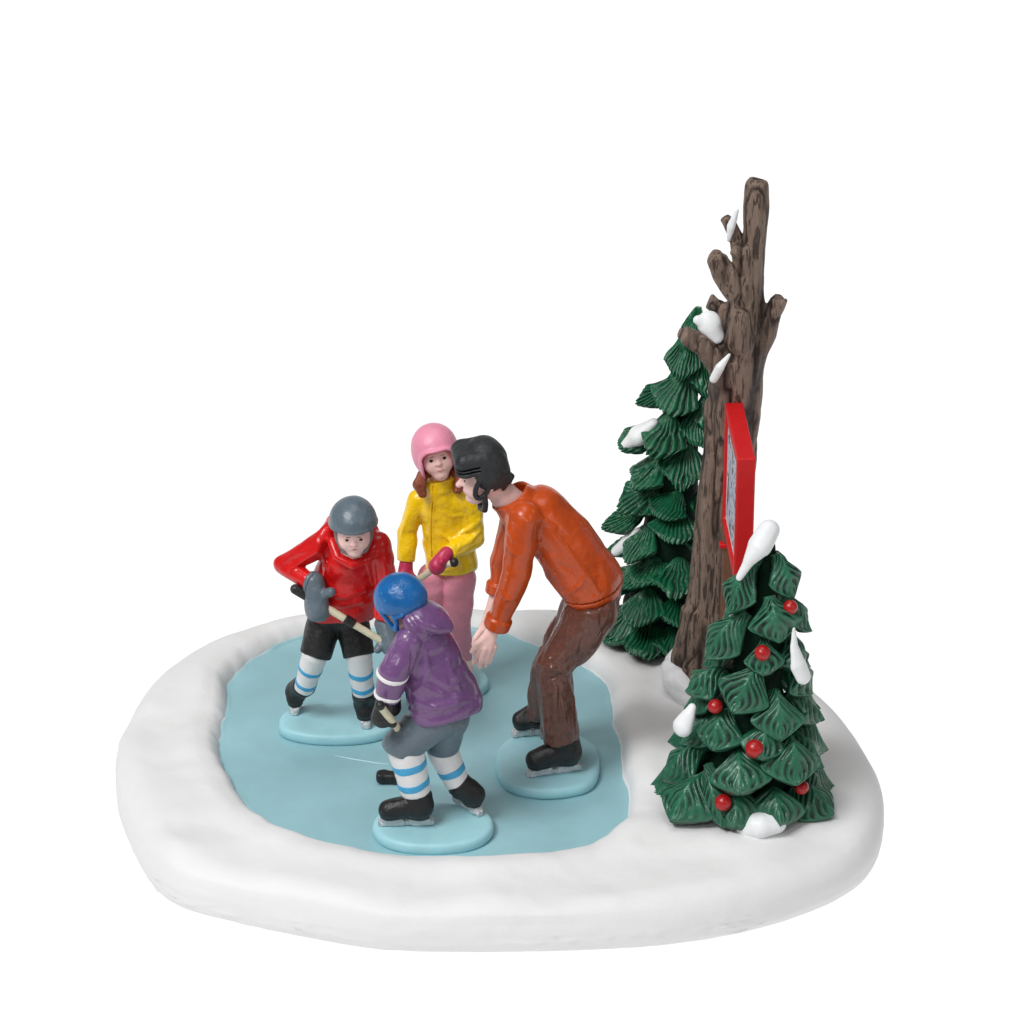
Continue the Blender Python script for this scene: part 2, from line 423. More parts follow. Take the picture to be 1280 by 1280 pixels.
# thin pale scratches cut into the ice
sc = []
for pts in ([(418, 944), (440, 948), (470, 953), (486, 955)], ):
    P = [at(x, y, z=Z_ICE + 0.012) for x, y in pts]
    sc.append(P)
M['scratch'] = mat('ice_scratch_paint', (182, 215, 221), 0.4, 0.4, 0.05, 5, 0)
for P in sc:
    V = []; F = []; n = len(P)
    for k, p in enumerate(P):                  # a low three sided burr of paint along the cut
        wd_ = 0.016 * (1 if 0 < k < n - 1 else 0.25)
        V += [p + A(0, -wd_, -.012), p + A(0, 0, .004), p + A(0, wd_, -.012)]
        if k: b_ = 3 * k; F += [[b_ - 3, b_, b_ + 1, b_ - 2], [b_ - 2, b_ + 1, b_ + 2, b_ - 1]]
    mesh_obj('scratch', np.array(V), F, M['scratch'], ice)

# ------------------------------------------------------------------ figure helpers
def disc(cx, cy, a, b, pw, label, rot=0.0, seed=0):
    c = at(cx, cy, z=Z_DISC); n = 120
    t = np.linspace(0, 2 * np.pi, n, endpoint=False)
    q = (np.abs(np.cos(t)) ** pw + np.abs(np.sin(t)) ** pw) ** (-1 / pw)
    q = q * (1 + 0.02 * noise(np.stack([np.cos(t) * 2, np.sin(t) * 2, t * 0 + seed], 1), seed))
    zb = Z_ICE + 0.006; H = Z_DISC - zb
    prof = [(0.0, 0.0), (0.94, 0.0), (0.975, 0.02 * H), (0.995, 0.2 * H), (1.0, 0.45 * H), (0.99, 0.72 * H), (0.965, 0.9 * H), (0.93, 0.975 * H), (0.88, H), (0.7, H * 1.01), (0.4, H), (0.0, H)]
    V = []
    for k, zz in prof:
        x = a * q * np.cos(t) * k; y = b * q * np.sin(t) * k
        V.append(np.stack([c[0] + x * math.cos(rot) - y * math.sin(rot), c[1] + x * math.sin(rot) + y * math.cos(rot), np.full(n, zb + zz)], 1))
    V = np.concatenate(V); i = np.arange(n); j = (i + 1) % n
    F = np.concatenate([np.stack([k * n + i, k * n + j, (k + 1) * n + j, (k + 1) * n + i], 1) for k in range(len(prof) - 1)])
    o = mesh_obj('ice_disc', V, F, M['disc'], None, True, None, (c[0], c[1], zb))
    return tag(o, label, 'figure base', 'pale blue discs under the skaters')

def boot(parent, top, heel, tdir, L, W, rtop, name_mat=None, bh=0.17, lean=None, toe_up=0.0):
    """skate boot; heel = ground point under the heel end, tdir = horizontal unit toe direction"""
    m = name_mat or M['black']
    t = unit((tdir[0], tdir[1], 0)); s = np.array([-t[1], t[0], 0]); up = np.array([0, 0, 1.0])
    g = np.asarray(heel, float); zb = g[2] + bh
    hp = np.array([g[0], g[1], zb + W * 0.5]) + t * max(W * 0.5, rtop * .93)
    toe = np.array([g[0], g[1], zb + W * 0.42]) + t * (L - W * 0.45)
    mid = (hp + toe) / 2 + up * W * 0.14
    top = np.asarray(top, float)
    f = U(cap(top, hp + up * 0.05, rtop, max(W * 0.5, rtop * .93)), chain([hp, mid, toe], [W * 0.5, W * 0.52, W * 0.46]), k=0.08)
    f = X(f, plane((g[0], g[1], zb), -up), 0.04)
    ax = unit(top - hp)
    f = X(f, plane(top, ax), 0.04)
    f = U(f, X(X(off(f, 0.022), slab((g[0], g[1], zb + 0.035), up, 0.035), 0.01), plane((0, 0, zb), -up), 0.01), k=0.02)
    f = folds(f, 0.012, 3.0, 51)
    b = solid('skate_boot', f, m, parent, pts=[top, hp, toe, g], h=0.024)
    R = np.stack([t, s, up])
    c = g + t * (L * 0.5)
    bl = U(rbox(c + up * 0.07, (L * 0.51, 0.085, 0.07), 0.025, R), rbox(g + t * (L * 0.26) + up * 0.12, (L * 0.2, 0.12, 0.085), 0.02, R),
           rbox(g + t * (L * 0.74) + up * 0.12, (L * 0.2, 0.12, 0.085), 0.02, R), k=0.06)
    bl = folds(bl, 0.022, 6, 52)
    solid('blade', bl, M['silver'], b, pts=[g, g + t * L, g + up * 0.2], h=0.018)
    return b

def sock(parent, a, b, ra, rb, stripes, hstripe=0.05):
    ax = unit(np.asarray(b) - np.asarray(a))
    f = X(X(cap(a, b, ra, rb), plane(b, ax), 0.03), plane(np.asarray(a) - ax * ra * .9, -ax), 0.03)
    f = folds(f, 0.012, 2.4, 61)
    o = solid('sock', f, M['white'], parent, pts=[a, b], h=0.024)
    for k, st in enumerate(stripes):
        p = np.asarray(a) + (np.asarray(b) - np.asarray(a)) * st
        g = X(off(f, 0.012), lambda P, p=p: np.abs((P - p) @ ax + 0.02 * noise(P * 4, 62 + k)) - hstripe, 0.01)
        solid('stripe', g, M['stripe'], o, pts=[p], h=0.018, smooth=1)
    return o

def head_field(R, c, s, neck_to, ears=True, ry=.48, child=True):
    f = U(ell(A(0, -0.02, 0.12), A(.41 if child else .40, ry, .48)), cap(A(0, .10, -.18), A(0, .23, -.40), .33 if child else .31, .21 if child else .17), k=0.2)
    f = U(f, ell(A(.18, .26, -.17), A(.16, .16, .17)), ell(A(-.18, .26, -.17), A(.16, .16, .17)), k=0.16)
    f = U(f, cap(A(-.17, .38, .12), A(.17, .38, .12), .04 if child else .055), k=0.1)
    f = cut(f, ell(A(.155, .50, .02), A(.09, .07, .045)), 0.09); f = cut(f, ell(A(-.155, .50, .02), A(.09, .07, .045)), 0.09)
    f = U(f, cap(A(0, .42, .05), A(0, .49 if child else .53, -.08 if child else -.10), .025, .042 if child else .06), k=0.07)
    f = U(f, ell(A(.04, .45, -.09), A(.035, .04, .025)), ell(A(-.04, .45, -.09), A(.035, .04, .025)), k=0.05)
    f = U(f, ell(A(0, .39, -.25), A(.11, .06, .045)), k=0.09)
    f = U(f, ell(A(0, .345, -.43), A(.10, .08, .07)), k=0.08)
    if ears:
        for sg in (-1, 1):
            e = cut(ell(A(sg * .415, -.04, -.03), A(.05, .09, .135)), ell(A(sg * .47, -.02, -.02), A(.04, .05, .08)), 0.03)
            f = U(f, e, k=0.03)
    F = xf(f, c, R, s)
    return U(F, cap(np.asarray(c) - R[2] * .15 * s - R[1] * .12 * s, neck_to, .25 * s, .27 * s), k=0.10)
def hit(f, o, d, n=400, step=0.006):
    P = np.asarray(o) + np.outer(np.arange(n) * step, d)
    v = f(P.astype(np.float32)); i = np.argmax(v < 0)
    return P[i]
def features(parent, f, R, c, s, lipm='lip', brow_tilt=0.03, eye_x=.165, eye_r=.042, mouth_w=.10, mouth_c=0.02):
    def surf(x, z): return hit(f, np.asarray(c) + s * (R[0] * x + R[2] * z + R[1] * .9), -R[1], 500, 0.002 * s)
    for sg in (-1, 1):
        p = surf(sg * eye_x, .02)
        solid('eye', ell(p, A(eye_r * 1.1, .028, eye_r) * s, R), M['dark'], parent, pts=[p], pad=0.12, h=0.009)
        pts = [surf(sg * x, .125 + dz) for x, dz in ((.075, -brow_tilt), (.16, brow_tilt), (.25, brow_tilt * .3))]
        solid('eyebrow', chain(pts, [.010 * s, .015 * s, .009 * s]), M['brow'], parent, pts=pts, pad=0.1, h=0.010)
    pts = [surf(x, -.235 - mouth_c * (1 - abs(x) / mouth_w)) for x in (-mouth_w, -mouth_w / 2, 0, mouth_w / 2, mouth_w)]
    solid('mouth', chain(pts, [.007 * s, .013 * s, .016 * s, .013 * s, .007 * s]), M[lipm], parent, pts=pts, pad=0.1, h=0.009)

def stick(pts, r, blade_pts, loc, label, tape=None, knob=None):
    o = thing('hockey_stick', loc, label, 'hockey stick', 'hockey sticks')
    P = [np.asarray(p) for p in pts]
    sh = lambda Q: chain(P, [r] * len(P))(Q)
    solid('shaft', folds(sh, 0.006, 5, 71), M['cream'], o, pts=P, h=0.02, pad=0.3)
    if blade_pts:
        b = squash(chain(blade_pts, [0.15] * len(blade_pts)), blade_pts[0], (0.3, 1, 0), 0.45)
        solid('blade', b, M['black'], o, pts=blade_pts, h=0.022, pad=0.4)
    if tape is not None:
        a, b = tape
        solid('tape', X(cap(a, b, r + 0.025), slab((np.asarray(a) + b) / 2, np.asarray(b) - a, np.linalg.norm(np.asarray(b) - a) / 2), 0.01), M['black'], o, pts=[a, b], h=0.018, pad=0.3)
    if knob is not None:
        solid('knob', U(*[ell(p, A(.11, .11, .11)) for p in knob], k=0.05), M['black'], o, pts=knob, h=0.018, pad=0.3)
    return o
def mitten(parent, w, h_, thumb, r, m, name='glove', k=0.06):
    """cuff point w, knuckle point h_, thumb end"""
    f = U(cap(w, h_, r * .85, r), cap(np.asarray(w) * .45 + np.asarray(h_) * .55, thumb, r * .5, r * .38), k=k)
    f = folds(f, 0.014, 3, 81)
    return solid(name, f, m, parent, pts=[w, h_, thumb], h=0.024)
# ------------------------------------------------------------------ fir boughs
def bough(root, tip, out, W, style, seed, thick=0.13):
    root = np.asarray(root, float); tip = np.asarray(tip, float); out = np.asarray(out, float)
    L = np.linalg.norm(tip - root); e1 = (tip - root) / L
    e2 = unit(np.cross(e1, out)); e3 = np.cross(e2, e1)
    if e3 @ out < 0: e3 = -e3; e2 = -e2
    nu, nv = 46, 44
    u, v = np.meshgrid(np.linspace(0, 1, nu), np.linspace(-1, 1, nv), indexing='ij')
    q = np.stack([u.ravel() * 2.2, v.ravel() * 1.6, np.full(u.size, seed * 3.7)], 1)
    n1 = noise(q, seed).reshape(u.shape); n2 = noise(q * 2.3, seed + 1).reshape(u.shape)
    rs = np.random.RandomState(seed)
    if style == 'leaf':
        W = W * 1.34; uu = np.clip(u, 0, 1); sm = np.clip(uu / 0.70, 0, 1); sm = sm * sm * (3 - 2 * sm)
        w = W * (0.20 + 0.80 * sm) * np.clip(1 - (np.clip(uu - .56, 0, 1) / .44) ** 1.12, 0, 1) ** .88
        w = w * (1 + 0.10 * n1 * np.abs(v))
        c = u - 0.50 * np.abs(v) + 0.03 * n2 + 0.03 * n1
        Nn = max(4.2, L * 5.0)
        ph = c * Nn + rs.rand() + 0.15 * np.sign(v)
        g = np.clip(0.5 + 0.72 * np.cos(2 * np.pi * ph), 0, 1) ** 1.3
        g = g * (1 - np.exp(-(np.abs(v) / 0.15) ** 2)) * np.clip((1.0 - np.abs(v)) * 4.5, 0, 1) * np.clip((0.97 - u) * 6, 0, 1) * np.clip(0.8 + 0.8 * n2, 0.15, 1)
        g = np.clip(g, 0, 1)
        bul = 0.50 * W * (1 - np.abs(v) ** 1.6) * np.sin(np.pi * np.clip(u * 0.80 + 0.14, 0, 1)) - 0.22 * L * (np.clip(u - .3, 0, .35)) ** 2 + 0.55 * L * np.clip(u - .68, 0, 1) ** 2 + .05 * n1
        lu = u * L * (1 + 0.02 * n1)
    else:
        W = W * 1.26; w = W * (0.16 + 0.84 * u ** 0.8) * np.clip(1 - np.clip(u - .75, 0, 1) ** 2 * 5, 0, 1)
        Nn = 8 + rs.randint(0, 4)
        ph = v * Nn / 2 + 0.45 * n2 + 0.3 * n1 + rs.rand()
        g = (0.5 + 0.5 * np.cos(2 * np.pi * ph)) ** 1.5
        g = np.clip(g * np.clip(u * 3, 0.2, 1) * (0.8 + 0.5 * n1), 0, 1)
        lu = L * u * (1 - 0.34 * v ** 2 - 0.08 * g * u + 0.12 * n1 * u)
        bul = 0.42 * W * (1 - v ** 2) * (0.45 + 0.55 * u) + 0.16 * L * u ** 2.2 - 0.22 * L * np.clip(u - 0.86, 0, 1) * 4 * 0.5
    dep = (0.075 if style == 'leaf' else 0.085) + 0.03 * n1
    top = bul - dep * g + 0.02 * n2
    Pt = root + lu[..., None] * e1 + (w * v)[..., None] * e2 + top[..., None] * e3
    rim = np.clip(np.minimum(1 - np.abs(v), np.minimum(1 - u, u + 0.3)) * 6, 0, 1) ** 0.5
    Pb = Pt - (thick * rim * 0.8 + 0.05 + 0.0 * u)[..., None] * e3 - (0.03 * (1 - rim) * 0)[..., None] * e1
    V = np.concatenate([Pt.reshape(-1, 3), Pb.reshape(-1, 3)]); n = nu * nv
    idx = np.arange(n).reshape(nu, nv)
    F = np.stack([idx[:-1, :-1], idx[:-1, 1:], idx[1:, 1:], idx[1:, :-1]], -1).reshape(-1, 4)
    F2 = F[:, ::-1] + n
    bd = np.concatenate([idx[0, :-1], idx[:-1, -1], idx[-1, :0:-1], idx[:0:-1, 0]]); bn = np.roll(bd, -1)
    S = np.stack([bd, bn, bn + n, bd + n], 1)[:, ::-1]
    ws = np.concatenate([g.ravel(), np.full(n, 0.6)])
    return V, np.concatenate([F, F2, S]), ws
def merge(parts):
    V = []; F = []; Wt = []; k = 0
    for v, f, w in parts:
        V.append(v); F.append(f + k); Wt.append(w); k += len(v)
    return np.concatenate(V), np.concatenate(F), np.concatenate(Wt)

def make_tree(axis_bot, axis_top, specs, style, seed, r_of, extra):
    """specs: (root px, tip px, azimuth deg from the camera side, half width px)"""
    parts = []
    ab, atp = np.asarray(axis_bot), np.asarray(axis_top)
    for k, (rx, ry, tx, ty, az, hw) in enumerate(specs):
        a = math.radians(az); out = np.array([math.sin(a), -math.cos(a), 0]); ao = a * ((.62 if style == 'fan' else .85) if abs(az) > 55 else .9); oo = np.array([math.sin(ao), -math.cos(ao), 0]); hw = hw * (1.2 if abs(az) > 55 and style == 'fan' else 1)
        # tip: depth from the cone radius at its height
        zt = at(tx, ty, y=ab[1])[2]
        h = np.clip((zt - ab[2]) / (atp[2] - ab[2]), 0, 1)
        ax = ab + (atp - ab) * h; r = r_of(h)
        tip = at(tx, ty, y=ax[1] + r * out[1])
        root = at(rx, ry, y=ax[1] + 0.45 * r * out[1])
        o = unit(oo + np.array([0, 0, 0.55]))
        parts.append(bough(root, tip, o, hw * PX, style, seed + k * 3, .17))
    rs = np.random.RandomState(seed)
    for h, n, r0, lenf, wf in extra:              # the boughs round the back
        off_ = rs.rand() * 40
        for q in range(n):
            a = math.radians(100 + (160 / max(1, n - 1)) * q + rs.uniform(-8, 8)) if n > 1 else math.pi
            out = np.array([math.sin(a), -math.cos(a), 0]); ax = ab + (atp - ab) * h
            R = r_of(h) * r0
            tip = ax + out * R - np.array([0, 0, 0.25]); root = ax + out * R * 0.35 + np.array([0, 0, lenf])
            parts.append(bough(root, tip, unit(out + np.array([0, 0, .55])), wf, style, seed + 500 + q * 7 + int(h * 100)))
    return merge(parts)

# --- the near fir with baubles
nb = near_base
near_top = at(964, 668, y=nb[1] + 0.15)
def r_near(h): return 1.95 * (1 - h) ** 0.9 + 0.12
near_specs = [
    (941, 705, 911, 768, -40, 19), (972, 692, 991, 748, 35, 19), (962, 745, 974, 804, 5, 27), (985, 745, 1014, 790, 75, 15),
    (934, 765, 882, 824, -50, 24), (955, 800, 955, 845, -10, 20), (985, 800, 1000, 840, 50, 20),
    (950, 832, 915, 892, -18, 29), (905, 838, 858, 866, -70, 22), (985, 830, 1015, 868, 70, 24), (985, 865, 1027, 902, 85, 21),
    (968, 862, 976, 927, 12, 27), (912, 890, 890, 938, -35, 27), (958, 900, 950, 950, 0, 24),
    (880, 930, 828, 976, -75, 26), (924, 938, 925, 994, -5, 32), (978, 915, 996, 982, 25, 33), (990, 918, 1027, 962, 70, 24),
    (862, 975, 813, 998, -90, 17), (884, 968, 838, 1028, -40, 33), (990, 985, 1041, 1021, 55, 30), (925, 985, 920, 1036, -10, 36), (960, 985, 975, 1034, 15, 34),
    (905, 895, 850, 930, -80, 20), (885, 955, 905, 1036, -25, 24), (1000, 950, 1022, 1006, 80, 20), (870, 800, 862, 850, -95, 14)]
near_extra = [(0.05, 6, 1.0, 0.9, .6), (0.2, 5, 1.0, 0.8, .55), (0.36, 5, 1.0, .8, .5), (0.52, 4, 1.0, .75, .45), (0.68, 4, 1.0, .7, .38), (0.84, 3, 1.0, .6, .32)]
near = thing('fir_tree', nb, 'small green fir at the front right, hung with red baubles and capped with snow', 'tree')
near['group'] = 'fir trees'
V, F, W = make_tree(nb + A(0, 0, -.05), near_top, near_specs[:-1], 'leaf', 100, r_near, near_extra)
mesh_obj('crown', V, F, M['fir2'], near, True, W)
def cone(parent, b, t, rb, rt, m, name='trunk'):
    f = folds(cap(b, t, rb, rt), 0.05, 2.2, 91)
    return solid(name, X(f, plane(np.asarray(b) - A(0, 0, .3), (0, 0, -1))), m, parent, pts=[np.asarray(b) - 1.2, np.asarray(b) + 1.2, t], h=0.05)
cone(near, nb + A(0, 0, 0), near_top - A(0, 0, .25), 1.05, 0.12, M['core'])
def patch(parent, pts, rads, flat=None, s=0.6, name='snow_patch', amp=0.03):
    f = chain(pts, rads)
    if flat is not None: f = squash(f, pts[len(pts) // 2], flat, s)
    return solid(name, folds(f, amp, 1.6, 95), M['snowcap'], parent, pts=pts, h=0.026, pad=0.7)
def npt(px, py, dy): return at(px, py, y=nb[1] + dy)
patch(near, [npt(961, 664, 0), npt(950, 682, -.25), npt(936, 702, -.4), npt(924, 722, -.5)], [.25, .27, .15, .08])
patch(near, [npt(990, 785, -.7), npt(992, 808, -.85), npt(998, 832, -.95), npt(1004, 846, -.95)], [.05, .11, .22, .20], (0.6, -1, 0.2), .6)
patch(near, [npt(866, 884, -.55), npt(860, 895, -.65), npt(853, 908, -.7)], [.12, .18, .24], (-0.6, -1, 0.2), .7)
patch(near, [npt(934, 1036, -1.75), npt(950, 1031, -1.85), npt(968, 1027, -1.75)], [.27, .33, .27], (0, -.5, 1), .8)
for (px, py, r, dy, lab) in [
        (988, 759, 9, -.55, 'highest red bauble, on the right edge of the small fir below its snow cap'),
        (953, 816, 9.8, -.95, 'red bauble on the middle of the small fir, left of the tall snow patch'),
        (894, 883, 9.0, -.95, 'red bauble low on the left of the small fir beside the left snow patch'),
        (943, 936, 11.5, -1.6, 'largest red bauble, at the centre front of the small fir'),
        (904, 1003, 10.5, -1.75, 'lowest red bauble, at the foot of the small fir left of the bottom snow lump'),
        (1002, 984, 9.0, -1.35, 'red bauble half hidden between lower right boughs of the small fir')]:
    p = npt(px, py, dy)
    o = tag(solid('bauble', folds(ell(p, A(r, r, r) * PX), .006, 4, int(px)), M['bauble'], None, pts=[p], h=0.016, pad=0.35, loc=p), lab, 'bauble', 'red baubles hung on the small fir')


# --- the tall dark fir behind
rb = rear_base
rear_top = at(868, 392, y=rb[1] + .1)
def r_rear(h): return 1.35 * (1 - h) ** 0.75 + 0.12
rear_specs = [
    (872, 384, 862, 436, -20, 14), (862, 425, 848, 474, -15, 22), (878, 446, 880, 500, 30, 20), (856, 470, 832, 520, -15, 32), (840, 480, 801, 508, -75, 14),
    (884, 495, 888, 545, 35, 22), (874, 508, 870, 562, 15, 24), (842, 520, 818, 572, -28, 32), (818, 530, 777, 566, -80, 17), (858, 555, 850, 612, 0, 32),
    (890, 560, 896, 610, 50, 24), (826, 575, 797, 618, -50, 24), (886, 605, 884, 660, 25, 24), (822, 605, 781, 642, -65, 24), (850, 615, 822, 655, -20, 25),
    (800, 640, 757, 666, -85, 14), (846, 635, 838, 686, -8, 32), (876, 650, 874, 702, 25, 26), (812, 658, 792, 708, -45, 24), (895, 650, 900, 705, 60, 22),
    (850, 698, 842, 754, -5, 34), (822, 690, 800, 742, -45, 26), (880, 715, 878, 765, 30, 26), (805, 705, 778, 740, -70, 18),
    (812, 735, 800, 788, -30, 30), (850, 745, 846, 792, 5, 28), (795, 755, 762, 806, -70, 26), (880, 760, 878, 806, 35, 24),
    (815, 775, 800, 830, -22, 30), (845, 780, 838, 832, 4, 30), (872, 785, 868, 828, 30, 26), (785, 775, 768, 812, -60, 22), (905, 740, 908, 790, 70, 26), (905, 700, 905, 745, 70, 22)]
rear_extra = [(0.03, 6, 1.0, .7, .5), (0.16, 6, 1.0, .7, .5), (0.28, 5, 1.0, .7, .48), (0.4, 5, 1.0, .65, .45), (0.52, 5, 1.0, .65, .42), (0.64, 4, 1., .6, .4), (0.76, 4, 1., .6, .36), (0.88, 3, 1., .5, .3)]
rear = thing('fir_tree', rb, 'tall dark green fir of fan shaped boughs standing behind the bare trunk', 'tree')
rear['group'] = 'fir trees'
V, F, W = make_tree(rb + A(0, 0, -.05), rear_top, rear_specs, 'fan', 300, r_rear, rear_extra)
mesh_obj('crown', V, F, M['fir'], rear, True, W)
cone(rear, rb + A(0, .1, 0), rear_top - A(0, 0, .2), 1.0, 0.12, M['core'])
def rpt(px, py, dy): return at(px, py, y=rb[1] + dy)
patch(rear, [rpt(784, 556, -.2), rpt(798, 544, -.25), rpt(815, 527, -.3)], [.16, .28, .15], (-.5, -.3, 1), .8)
patch(rear, [rpt(772, 690, -.1), rpt(785, 678, -.2), rpt(796, 662, -.25)], [.14, .22, .10], (-.5, -.3, 1), .8)

# --- the bare trunk
tb = trunk_base
def tp(px, py, dy=0.0): return at(px, py, y=tb[1] + dy)
TR = [(880, 850, .0, 38), (886, 800, 0, 33), (892, 730, 0, 32), (903, 640, 0, 32.5), (913, 560, 0, 33), (919, 490, 0, 33), (924, 430, 0, 30), (930, 395, 0, 25), (937, 355, 0, 18), (941, 315, 0, 15.5), (945, 270, 0, 15), (947, 234, 0, 13)]
pts = [tp(x, y, d) for x, y, d, r in TR]; rr = [r * PX for *_, r in TR]
rr = [q * 1.05 for q in rr]; pts[0] = pts[0] - A(0, 0, .25)
trunk_f = chain(pts, rr)
def limb(ps, rs, flat=True):
    rs = [r * 1.12 for r in rs]; P = [tp(*p) for p in ps]; f = chain(P, [r * PX for r in rs])
    return X(f, plane(P[-1] + unit(P[-1] - P[-2]) * rs[-1] * PX * .35, P[-1] - P[-2]), .05) if flat else f
limbs = [limb([(928, 372, -.1), (908, 345, -.3), (893, 322, -.5)], [15, 13.5, 10.5]),
         limb([(918, 392, .1), (902, 386, .15), (888, 378, .2)], [13, 11, 9.5]),
         limb([(905, 462, -.25), (884, 434, -.4), (855, 418, -.55)], [17, 14, 11.5]),
         limb([(930, 455, 0), (957, 418, -.1), (972, 374, -.2)], [22, 13.5, 10]),
         limb([(925, 425, -.45), (926, 392, -.55)], [17, 10]),
         limb([(930, 318, -.15), (917, 312, -.25)], [11, 6]),
         limb([(934, 325, 0), (919, 296, .05), (907, 273, .1)], [15, 10, 7.5]),
         limb([(905, 478, -.5), (913, 452, -.45)], [7, 9])]
roots = [limb([(880, 770, -.1), (858, 822, -.35), (842, 840, -.4)], [28, 18, 7]), limb([(885, 815, -.5), (856, 862, -.75)], [22, 13]),
         limb([(888, 800, -.3), (912, 872, -.9)], [26, 18]), limb([(890, 800, .1), (925, 846, .3)], [22, 14])]
raw = U(trunk_f, *limbs, *roots, k=0.16)
# hollows in the sawn ends
for (x, y, d, r) in [(893, 316, -.55, 6), (971, 368, -.2, 6), (947, 226, 0, 8), (926, 388, -.65, 4), (905, 264, .1, 4.5)]:
    raw = cut(raw, ell(tp(x, y, d), A(r, r, r * .8) * PX), 0.05)
raw = X(raw, plane(tp(947, 225), (0.05, -.2, 1)), 0.04)
def bark_d(P):
    q = P * A(4.0, 4.0, .62)
    w = 0.8 * noise(P * A(1.0, 1.0, .7), 201)
    q = q + w[:, None]
    n = noise(q, 202); n2 = noise(q * 2.2, 203); n3 = noise(P * A(7, 7, 4), 204)
    ridge = 1 - np.abs(n) * 3.0
    pit = np.clip(n3 - 0.35, 0, 1) * 1.6
    return ridge, n2, pit
def bark_f(P):
    d = raw(P); w = np.abs(d) < .5
    d = d.copy(); r, n2, pit = bark_d(P[w])
    d[w] += 0.028 * np.clip(r, -1, 1) + 0.020 * n2 + 0.02 * pit + .05 * noise(P[w] * .9, 209)
    return d
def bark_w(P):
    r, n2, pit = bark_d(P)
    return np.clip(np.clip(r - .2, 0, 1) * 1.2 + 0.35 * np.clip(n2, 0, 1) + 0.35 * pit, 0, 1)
bare = thing('bare_tree', tb, 'tall bare brown tree trunk with sawn off stub limbs and dabs of snow', 'tree')
solid('trunk', X(bark_f, plane(tb - A(0, 0, .3), (0, 0, -1)), .02), M['bark'], bare, lo=tb + A(-1.4, -1.6, -.35), hi=tb + A(2.0, 1.2, 13.2), h=0.03, wash_shade=bark_w, smooth=0)
patch(bare, [tp(893, 418, -.25), tp(886, 404, -.32), tp(872, 400, -.42)], [.22, .28, .12], (0, -1, .5), .5, amp=.02)
patch(bare, [tp(892, 474, -.72), tp(900, 459, -.74), tp(912, 443, -.66)], [.09, .11, .03], amp=.01)
patch(bare, [tp(911, 300, -.1), tp(914, 283, -.1), tp(921, 263, -.1)], [.05, .10, .05], amp=.01)
# snow heaped against the foot of the trunk
patch(bare, [tp(840, 836, -.35), tp(846, 852, -.75), tp(862, 872, -1.1)], [.26, .36, .30], (0, -.3, 1), .9, name='snow_heap', amp=.05)
patch(bare, [tp(842, 826, -.1), tp(853, 806, 0)], [.20, .12], None, name='snow_heap', amp=.03)

# --- the red notice board seen edge on
Yf = tb[1] - 0.62
cTF = at(906, 503, y=Yf); cTN = at(921, 575, z=cTF[2])
cTN = at(921.5, 574, z=cTF[2])
along = cTN - cTF; Ls = np.linalg.norm(along); e_al = along / Ls; e_th = unit(np.array([-e_al[1], e_al[0], 0]))
if e_th[0] < 0: e_th = -e_th
zb_ = at(907, 653, y=Yf)[2]; Hs = cTF[2] - zb_; Ts = 23 * PX
sign = thing('notice_board', cTF + along / 2 - A(0, 0, Hs), 'red framed notice board seen nearly edge on in front of the bare trunk', 'sign')
Rs = np.stack([e_al, e_th, A(0, 0, 1)])
ctr = cTF + along / 2 + e_th * Ts / 2 - A(0, 0, Hs / 2)
outer = rbox(ctr, (Ls / 2, Ts / 2, Hs / 2), 0.03, Rs)
inner = rbox(ctr - e_th * Ts * .5, (Ls / 2 - .22, .07, Hs / 2 - .22), 0.01, Rs)
solid('frame', cut(outer, inner, .01), M['signred'], sign, pts=[ctr - 1.8, ctr + 1.8], h=0.024)
def quad_box(name, c, hx, ht, hz, m, parent):
    V = []
    for sx in (-1, 1):
        for st in (-1, 1):
            for sz in (-1, 1): V.append(c + e_al * sx * hx + e_th * st * ht + A(0, 0, sz * hz))
    F = [[0, 1, 3, 2], [4, 6, 7, 5], [0, 4, 5, 1], [2, 3, 7, 6], [0, 2, 6, 4], [1, 5, 7, 3]]
    return mesh_obj(name, np.array(V), F, m, parent, smooth=False)
def picture_mat():
    m = bpy.data.materials.new('notice_print'); m.use_nodes = True; nt = m.node_tree; N = nt.nodes; L = nt.links
    b = N['Principled BSDF']; b.inputs['Roughness'].default_value = .4
    tc = N.new('ShaderNodeTexCoord'); mp = N.new('ShaderNodeMapping'); mp.inputs['Scale'].default_value = (100, 100, 100); L.new(tc.outputs['Object'], mp.inputs[0])
    n = N.new('ShaderNodeTexNoise'); n.inputs['Scale'].default_value = 3.2; n.inputs['Detail'].default_value = 1; L.new(mp.outputs[0], n.inputs['Vector'])
    r = N.new('ShaderNodeValToRGB'); r.color_ramp.interpolation = 'CONSTANT'
    e = r.color_ramp.elements
    e[0].position = 0; e[0].color = lin(40, 44, 56); e[1].position = .40; e[1].color = lin(214, 218, 230)
    x = e.new(.55); x.color = lin(120, 150, 200); x = e.new(.60); x.color = lin(222, 224, 232); x = e.new(.68); x.color = lin(66, 70, 84)
    L.new(n.outputs['Fac'], r.inputs[0]); L.new(r.outputs[0], b.inputs['Base Color']); return m
M['print'] = picture_mat(); M['panel'] = mat('white_panel_paint', (226, 222, 228), .4, .4, .04, 4, .05)
pn = quad_box('panel', ctr - e_th * (Ts * .5 - .075), Ls / 2 - .18, .01, Hs / 2 - .18, M['panel'], sign)
quad_box('picture', ctr - e_th * (Ts * .5 - .06), Ls / 2 - .42, .004, Hs / 2 - .42, M['print'], pn)
pc = cTF + along * .16 + e_th * Ts * .35
pz0 = ground_z(pc[0], pc[1]) - .1
